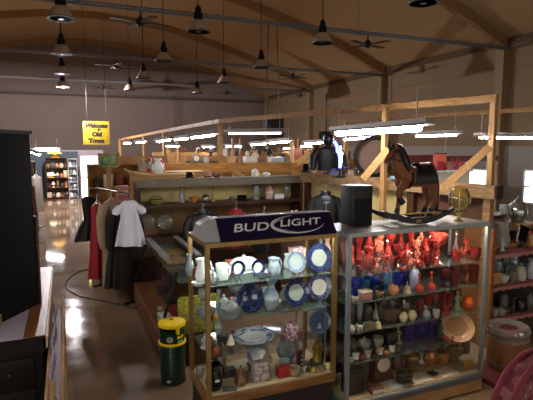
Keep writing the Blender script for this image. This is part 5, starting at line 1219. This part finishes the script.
# ================================================================== BOOTHS IN THE MIDDLE DISTANCE
random.seed(5)
TANS = ['#8a6238', '#6e4a28', '#9c7444', '#7d5a36']
def booth_wall(x0, y0_, x1, y1_, h, label, c, top=True):
    t = thing('booth_wall', label, 'partition', (0, 0, 0), group='booth partitions in the middle distance')
    B().plank((x0, y0_, h/2), (x1, y1_, h/2), .06, h).out('panel', M('booth board '+c, c, .8, var=.15, scale=2), t)
    if top: B().plank((x0, y0_, h+.06), (x1, y1_, h+.06), .12, .12).out('cap_beam', W_PINEY if abs(y1_-y0_) > abs(x1-x0) else W_PINE, t)
    return t
booth_wall(4.4, 12.0, 9.5, 12.0, 2.0, 'tan booth partition behind the yellow timber beam', TANS[0])
booth_wall(3.4, 14.5, 8.5, 14.5, 2.05, 'second tan booth partition back', TANS[1])
booth_wall(3.0, 18.0, 11.5, 18.0, 2.15, 'brown booth partition before the far wall', TANS[2])
booth_wall(9.4, 10.4, 9.4, 14.0, 2.0, 'long tan booth partition beside the right wall', TANS[3])
for i, (x, y, z1_) in enumerate(((4.9, 14.4, 2.75), (5.75, 11.9, 2.7), (6.4, 17.9, 2.8), (3.9, 17.9, 2.8), (8.3, 11.9, 2.75), (7.2, 14.4, 2.75))):
    tag(B().box((0, 0, z1_/2), (.09, .09, z1_), bev=.004).out('booth_post', W_PINEZ, loc=(x, y, 0)), 'upright pine post of the far booths, %s of six counted from nearest the corner post' % ORD[i], 'post', 'upright posts of the far booths')
mid_cols = ['#6a3020', '#d8cfc0', '#2a2622', '#a87840', '#3c4658', '#c9b898', '#84402c', '#e0d8d0', '#4a3826', '#98683c']
kinds = ['box', 'vase', 'jar', 'basket', 'lamp', 'hat', 'pitcher', 'figure', 'clock', 'teapot']
rowsdef = [(4.5, 9.3, 11.98, 2.13, 12, 'along the tan partition behind the yellow beam'), (3.6, 8.4, 14.48, 2.18, 12, 'along the second tan partition'), (3.3, 11.2, 17.98, 2.28, 14, 'along the far brown partition')]
for (xa, xb, y, z, n, where) in rowsdef:
    for i in range(n):
        k = kinds[(i*3+int(y)) % 10]; c = mid_cols[(i*7+int(y*3)) % 10]; x = xa+(xb-xa)*(i+.5)/n; d = depth((x, y, z)); H = random.uniform(.16, .32)*F/d
        put(k, 0, H*.9, H, M('booth ware '+c, c, .5, var=.3), '%s booth ware %s from the left %s' % (ORD[i], NAMES[k].replace('_', ' '), where), y, z, group='booth wares '+where, x=x)
# wares on the yellow beam
for i, (px, k, w, h, c, lb) in enumerate(((206, 'jar', 6, 8, '#b8b0a4', 'pale jar'), (231, 'box', 8, 6, '#c8a070', 'tan box'), (240, 'figure', 6, 9, '#b06a58', 'rosy figurine'), (250, 'box', 12, 6, '#d8d4d0', 'white box'), (262, 'basket', 9, 6, '#8a5a30', 'brown basket'), (276, 'box', 14, 5, '#b4bcc4', 'pale blue grey box'), (283, 'hat', 9, 9, '#16161a', 'black hat'), (196, 'clock', 10, 9, '#6a6048', 'grey olive clock'))):
    put(k, px, w, h, M('beam ware '+lb, c, .5), lb+' standing on the yellow timber beam', 10.2, 2.13)

# ================================================================== FAR LEFT: AISLE BOOTHS AND BACK WALL
t = thing('wall_sign', 'square yellow welcome sign hanging on wires above the booths', 'sign', (1.3, 22, 2.56))
B().box((0, 0, .5), (1.06, .05, .98), bev=.01).out('board', M('yellow sign board', '#96800c', .6, var=.08), t)
B().box((.54, .01, .5), (.04, .07, 1.0)).out('edge', M('brown sign edge', '#6a4a14', .6), t); B().box((0, .01, -.0), (1.08, .07, .04)).out('edge', M('brown sign edge', '#6a4a14', .6), t)
LET = M('dark brown lettering', '#1c0c04', .6)
for body, x, z, s, sh, wd in (('Welcome', .0, .80, .25, .3, .9), ('to', .12, .63, .11, .2, 1.2), ('Old', .03, .43, .24, .0, 1.05), ('Town', 0, .16, .24, .0, 1.1)):
    text('lettering', body, s, LET, t, (x, -.028, z), (PI/2, 0, 0), shear=sh, bold=.02, depth_=.002, width=wd)
for x in (-.35, .42): B().tube([(x, 0, .98), (x, 0, roof_z(1.3+x)-2.58)], .008, 5).out('wire', BLACKM, t)
t = thing('wall_shelf_rail', 'grey rail on the back wall below the yellow sign', 'rail', (1.5, 25.3, 2.72)); B().box((0, 0, 0), (1.2, .12, .2)).out('rail', M('grey rail', '#6a6464', .6), t)
def bookcase(name, label, cat, x, y, w, d, h, n, m, rz=0, group=None):
    t = thing(name, label, cat, (x, y, 0), rz, group)
    for s in (-1, 1): B().box((s*(w/2-.015), 0, h/2), (.03, d, h)).out('side', m, t)
    B().box((0, d/2-.01, h/2), (w-.06, .02, h)).out('back', m, t)
    for i in range(n+1): B().box((0, -.005, .06+(h-.08)*i/n), (w-.06, d-.03, .025)).out('shelf', m, t)
    return t, [.06+(h-.08)*i/n+.013 for i in range(n)]
# glass cabinets at the end of the aisle
t, zz = bookcase('curio_cabinet', 'brown curio cabinet at the end of the aisle, full of wares', 'cabinet', -.38, 24.9, .96, .4, 1.95, 4, W_DARK)
cc = ['#c9b090', '#5a3a2a', '#d8d0c0', '#8a6a3a', '#3a3a40', '#b07a40']
for r_, zz_ in enumerate(zz):
    for i in range(5):
        k = kinds[(i+3*r_) % 10]; put(k, 0, 4.2, 5+((i*r_) % 3), M('curio '+cc[(i+r_) % 6], cc[(i+r_) % 6], .4), '%s ware from the left on shelf %s of the brown curio cabinet' % (ORD[i], ['one, lowest,', 'two', 'three', 'four, topmost,'][r_]), 24.85, zz_, group='wares in the brown curio cabinet', x=-.35-.38+.19*i)
t = put('lamp', 0, 14, 8, BRASS, 'glowing amber lamp on top of the brown curio cabinet', 24.9, 1.96, x=-.42, m2=emit('amber lamp shade', (1, .55, .16), 1.2))
t = put('lamp', 0, 8, 5, BRASS, 'glowing pale lamp low in the brown curio cabinet', 24.72, 1.02, x=-.6, m2=emit('pale lamp shade', (1, .85, .6), 1.6))
t, zz = bookcase('white_cabinet', 'narrow white glass cabinet beside the doorway', 'cabinet', .34, 24.9, .42, .4, 1.9, 5, M('white cabinet paint', '#a8aaa8', .4))
for r_, zz_ in enumerate(zz):
    for i in range(2): put(['jar', 'vase', 'goblet', 'bowl', 'figure'][(r_+i) % 5], 0, 3.2, 4.4, CLEAR if (r_+i) % 2 else WHITEC, '%s ware on shelf %s of the narrow white cabinet' % (['left', 'right'][i], ['one', 'two', 'three', 'four', 'five'][r_]), 24.85, zz_, group='wares in the narrow white cabinet', x=.24+.16*i)
# left side of the aisle
specs = [(-1.05, 11.0, W_DARK, 'dark bookcase left of the aisle, nearest one'), (-1.1, 14.0, W_MID, 'brown bookcase left of the aisle, middle one'), (-1.15, 18.0, W_DARK, 'dark bookcase left of the aisle, farthest one')]
for bi, (x, y, m, lb) in enumerate(specs):
    t, zz = bookcase('bookcase', lb, 'bookcase', x, y, 1.6, .4, 2.0, 4, m, -PI/2+.0)
    t.rotation_euler = (0, 0, PI/2)
    for r_, zz_ in enumerate(zz):
        for i in range(5):
            c = mid_cols[(i*3+r_*5+bi) % 10]; k = kinds[(i*7+r_+bi) % 10]; H = (.2+.05*((i+r_) % 3)); d = depth((x+.05, y, zz_))
            put(k, 0, H*.8*F/d, H*F/d, M('booth ware '+c, c, .5, var=.3), '%s %s from the near end, shelf %s of the %s bookcase by the aisle' % (ORD[i], NAMES[k].replace('_', ' '), ['one', 'two', 'three', 'four'][r_], ['nearest', 'middle', 'farthest'][bi]), y-.62+.31*i, zz_, group='wares in the %s bookcase' % ['nearest', 'middle', 'farthest'][bi], x=x+.04)
for i, (y, c, nm) in enumerate(((9.4, '#3a2a24', 'dark brown'), (9.9, '#8a7a6a', 'greige'), (12.4, '#6a3a34', 'russet'), (16.2, '#9a948c', 'pale grey'))):
    garment('hanging_garment', nm+' garment hanging at the left of the aisle', 'garment', (-.82, y, 0), .8, [(1.6, .06, .04), (1.55, .18, .08), (1.1, .19, .1), (.5, .22, .12)], M('cloth '+nm, c, .9), folds=5, fold=.03, hang=(1.64, .28))
    t = thing('garment_stand', 'thin black stand carrying the %s garment' % nm, 'stand', (-.82, y, 0), .8)
    B().tube([(0, .16, .02), (0, .16, 1.74), (0, .0, 1.76)], .012, 6).out('pole', BLACKM, t); B().box((0, .12, .012), (.4, .3, .024)).out('foot', BLACKM, t)
# right side of the aisle: tall display frame, chalkboard, boxes
t, zz = bookcase('display_rack', 'tall brown display rack at the right of the aisle', 'display rack', 1.0, 11.4, 1.1, .4, 2.1, 4, wood('honey rack', '#b8864a', '#94682f', axis=2), 0)
for r_, zz_ in enumerate(zz):
    for i in range(4):
        c = ['#22303a', '#5a3a28', '#1c1c1c', '#8a6a44', '#c9bfae', '#3a4a40', '#7a2c24'][(i*2+r_*3) % 7]; k = kinds[(i*3+r_*2+1) % 10]; d = depth((1.1, 11.3, zz_))
        put(k, 0, .2*F/d, (.24+.04*((i+r_) % 3))*F/d, M('rack ware '+c, c, .5, var=.3), '%s %s from the left on tier %s of the tall brown rack' % (ORD[i], NAMES[k].replace('_', ' '), ['one', 'two', 'three', 'four'][r_]), 11.3, zz_, group='wares on the tall brown rack', x=.63+.25*i)
t, w, h = panel('green_picture', 'green framed picture above the tall brown rack', 'picture', 99, 154, 119, 167, 10.4, .03, blotch('green picture', ['#3c5a34', '#5a7a48', '#8aa070', '#48603c'], 5))
for s in (-1, 1): B().box((s*w/2, -.01, h/2), (.03, .05, h+.03)).out('frame', W_PINE, t)
for s in (0, 1): B().box((0, -.01, h*s), (w+.03, .05, .03)).out('frame', W_PINE, t)
B().box((0, 0, -.93), (.05, .03, 1.86)).out('post', W_PINEZ, t)
t = thing('booth_header', 'yellow lit timber header over the left booth', 'beam', (1.45, 10.7, 2.2)); B().box((0, 0, 0), (1.3, .1, .18), bev=.005).out('board', W_PINE, t)
for s in (-1, 1): B().box((s*.6, .0, -1.14), (.08, .08, 2.1)).out('post', W_PINEZ, t)
put('box', 0, 11, 20, M('red white box', '#c8b8b0', .6, col2='#b03a34', scale=4, stretch=(.3, .3, 2)), 'white box with red band on the rack behind the white dress', 9.6, 1.35, x=1.0)
t = thing('pedestal', 'brown pedestal under the white box with red band', 'pedestal', (1.0, 9.6, 0)); B().box((0, 0, .67), (.4, .36, 1.34), bev=.01).out('body', W_DARKZ, t)
# ================================================================== RIGHT BACKGROUND
t = thing('maroon_table', 'maroon topped table behind the booth partition end', 'table', (5.55, 5.15, 0))
B().lathe([(0, 1.46), (.34, 1.46), (.36, 1.49), (.36, 1.53), (0, 1.53)], seg=36, sy=.7).out('top', M('maroon table top', '#4a1218', .35), t)
B().lathe([(0, 0), (.25, 0), (.08, .1), (.06, 1.3), (.2, 1.46), (0, 1.46)], seg=16).out('pedestal', W_DARKZ, t)
t = put('tureen', 0, 22, 12, M('dark brown wicker', '#2e1d14', .7, var=.5, scale=40), 'dark brown wicker hamper on the maroon table', 5.1, 1.532, x=5.5, name='hamper', cat='basket')
put('animal', 0, 7, 5, WHITEC, 'small white animal on the wicker hamper', 5.1, 1.703, x=5.46)
put('box', 0, 9, 3, M('white folded paper', '#c9c4bc', .7), 'folded white paper on the wicker hamper', 5.12, 1.703, x=5.55)
put('tumbler', 0, 7, 10, CLEAR, 'clear glass beside the wicker hamper', 4.95, 1.532, x=5.74)
put('teapot', 0, 24, 26, M('silver urn', '#9a9c98', .25, .8), 'silver urn at the right edge of the photo', 5.0, 1.40, x=6.08)
t = thing('urn_stand', 'tan stand under the silver urn', 'stand', (6.12, 5.0, 0)); B().box((0, 0, .695), (.42, .4, 1.39), bev=.01).out('body', W_OAK, t)
# on the gingham shelf
def shelf_x(px, y, z):
    lo, hi = 4., 7.
    for _ in range(40):
        m_ = (lo+hi)/2; v = Vector((m_, y, z))-EYE
        if 266.5+F*v.dot(R_)/v.dot(FW) < px: lo = m_
        else: hi = m_
    return lo
z = 1.188
put('figure', 502, 7, 12, M('green white figure', '#5a8070', .4, col2='#d0d4cc', scale=10), 'green and white figurine on the top gingham shelf', 4.33, z)
put('animal', 496, 8, 8, M('orange animal', '#b0643a', .4), 'orange animal figurine left of the green and white figurine', 4.36, z)
t = thing('tablet_stand', 'tilted black display stand on the top gingham shelf', 'stand', (shelf_x(523, 4.38, z), 4.4, z), -.3)
B().lathe([(0, 0), (.07, 0), (.065, .015), (.015, .03), (.013, .1), (0, .1)], seg=20).out('base', BLACKM, t)
B().box((.01, 0, .18), (.13, .02, .2), rx=-.25, ry=.35, bev=.004).out('tablet', BLACKP, t); B().box((-.06, -.004, .17), (.012, .024, .19), rx=-.25, ry=.35).out('white_edge', M('white edge', '#c8c4cc', .5), t)
t = thing('wicker_tray', 'tan wicker tray behind the black stand', 'tray', (shelf_x(512, 4.5, z), 4.52, z+.001), .2)
B().lathe([(0, 0), (.14, 0), (.17, .05), (.16, .052), (.135, .012), (0, .012)], seg=30, sy=.6).out('tray', M('tan wicker', '#a07c48', .7, var=.4, scale=50), t)
put('jar', 531, 9, 16, M('tan jar', '#b08a58', .5), 'tan jar with red lid at the right edge', 4.4, z, m2=M('red lid', '#b03024', .4))
put('pitcher', 499, 22, 26, M('grey plaster pitcher', '#8f8c84', .5), 'tall grey pitcher behind the green and white figurine', 4.55, z)
z = .778
cl = [('box', 494, 9, 12, '#b08a50', 'tan box'), ('bowl', 503, 12, 8, '#c0c4c0', 'pale grey bowl'), ('cup', 512, 9, 10, '#7d7a74', 'grey cup'), ('jar', 520, 11, 16, '#b8b0a0', 'cream jar'), ('vase', 530, 10, 20, '#a8acb8', 'lilac grey vase')]
for k, px, w, h, c, lb in cl: put(k, px, w, h, M('gingham ware '+lb, c, .3), lb+' in front on the middle gingham shelf', 4.32, z)
for i, (k, px, h) in enumerate((('tumbler', 496, 18), ('goblet', 504, 22), ('pitcher', 513, 24), ('bowl', 523, 10))): put(k, px, 11, h, CLEAR if i != 1 else SMOKE, ['clear tumbler', 'smoky goblet', 'clear pitcher', 'clear bowl'][i]+' behind on the middle gingham shelf', 4.5, z)
put('box', 501, 16, 22, M('pale green white box', '#b4c4b8', .6), 'pale green box at the back of the middle gingham shelf', 4.58, z)
z = .368
put('hat', 503, 18, 17, M('grey felt', '#6a6a64', .8), 'grey felt bonnet on the bottom gingham shelf', 4.42, z)
for i, (k, px, h, c) in enumerate((('cup', 494, 8, '#b0a898'), ('jar', 500, 9, '#8f8a80'), ('stick', 513, 16, '#3a3836'), ('jar', 520, 14, '#23201e'), ('vase', 529, 18, '#5a5652'))):
    put(k, px, 9, h, M('low ware '+c, c, .35, var=.3), ['cream cup', 'grey jar', 'dark candlestick', 'black jar', 'grey brown vase'][i]+' on the bottom gingham shelf', 4.3, z)
# ================================================================== LIGHT AND VIEW
def lamp(name, kind, loc, energy, col, size=.3, rot=(0, 0, 0), sy=None):
    l = bpy.data.lights.new(name, kind); l.energy = energy; l.color = col
    if kind == 'AREA':
        l.size = size
        if sy: l.shape = 'RECTANGLE'; l.size_y = sy
    else: l.shadow_soft_size = size
    o = bpy.data.objects.new(name, l); COL.objects.link(o); o.location = loc; o.rotation_euler = rot; return o
lamp('metal_halide_light', 'POINT', (.05, 20.8, 4.755), 1000, (1, .92, .95), .04)
w = bpy.data.worlds.new('world'); sc.world = w; w.use_nodes = True
w.node_tree.nodes['Background'].inputs[0].default_value = (.5, .45, .4, 1); w.node_tree.nodes['Background'].inputs[1].default_value = .02
sc.view_settings.view_transform = 'Standard'; sc.view_settings.look = 'None'; sc.view_settings.gamma = 1; sc.view_settings.use_curve_mapping = False
sc.view_settings.exposure = 1.3
sc.cycles.max_bounces = 10; sc.cycles.transparent_max_bounces = 40; sc.cycles.diffuse_bounces = 5; sc.cycles.glossy_bounces = 4
sc.cycles.sample_clamp_indirect = 6; sc.cycles.use_denoising = True; sc.cycles.caustics_reflective = False; sc.cycles.caustics_refractive = False
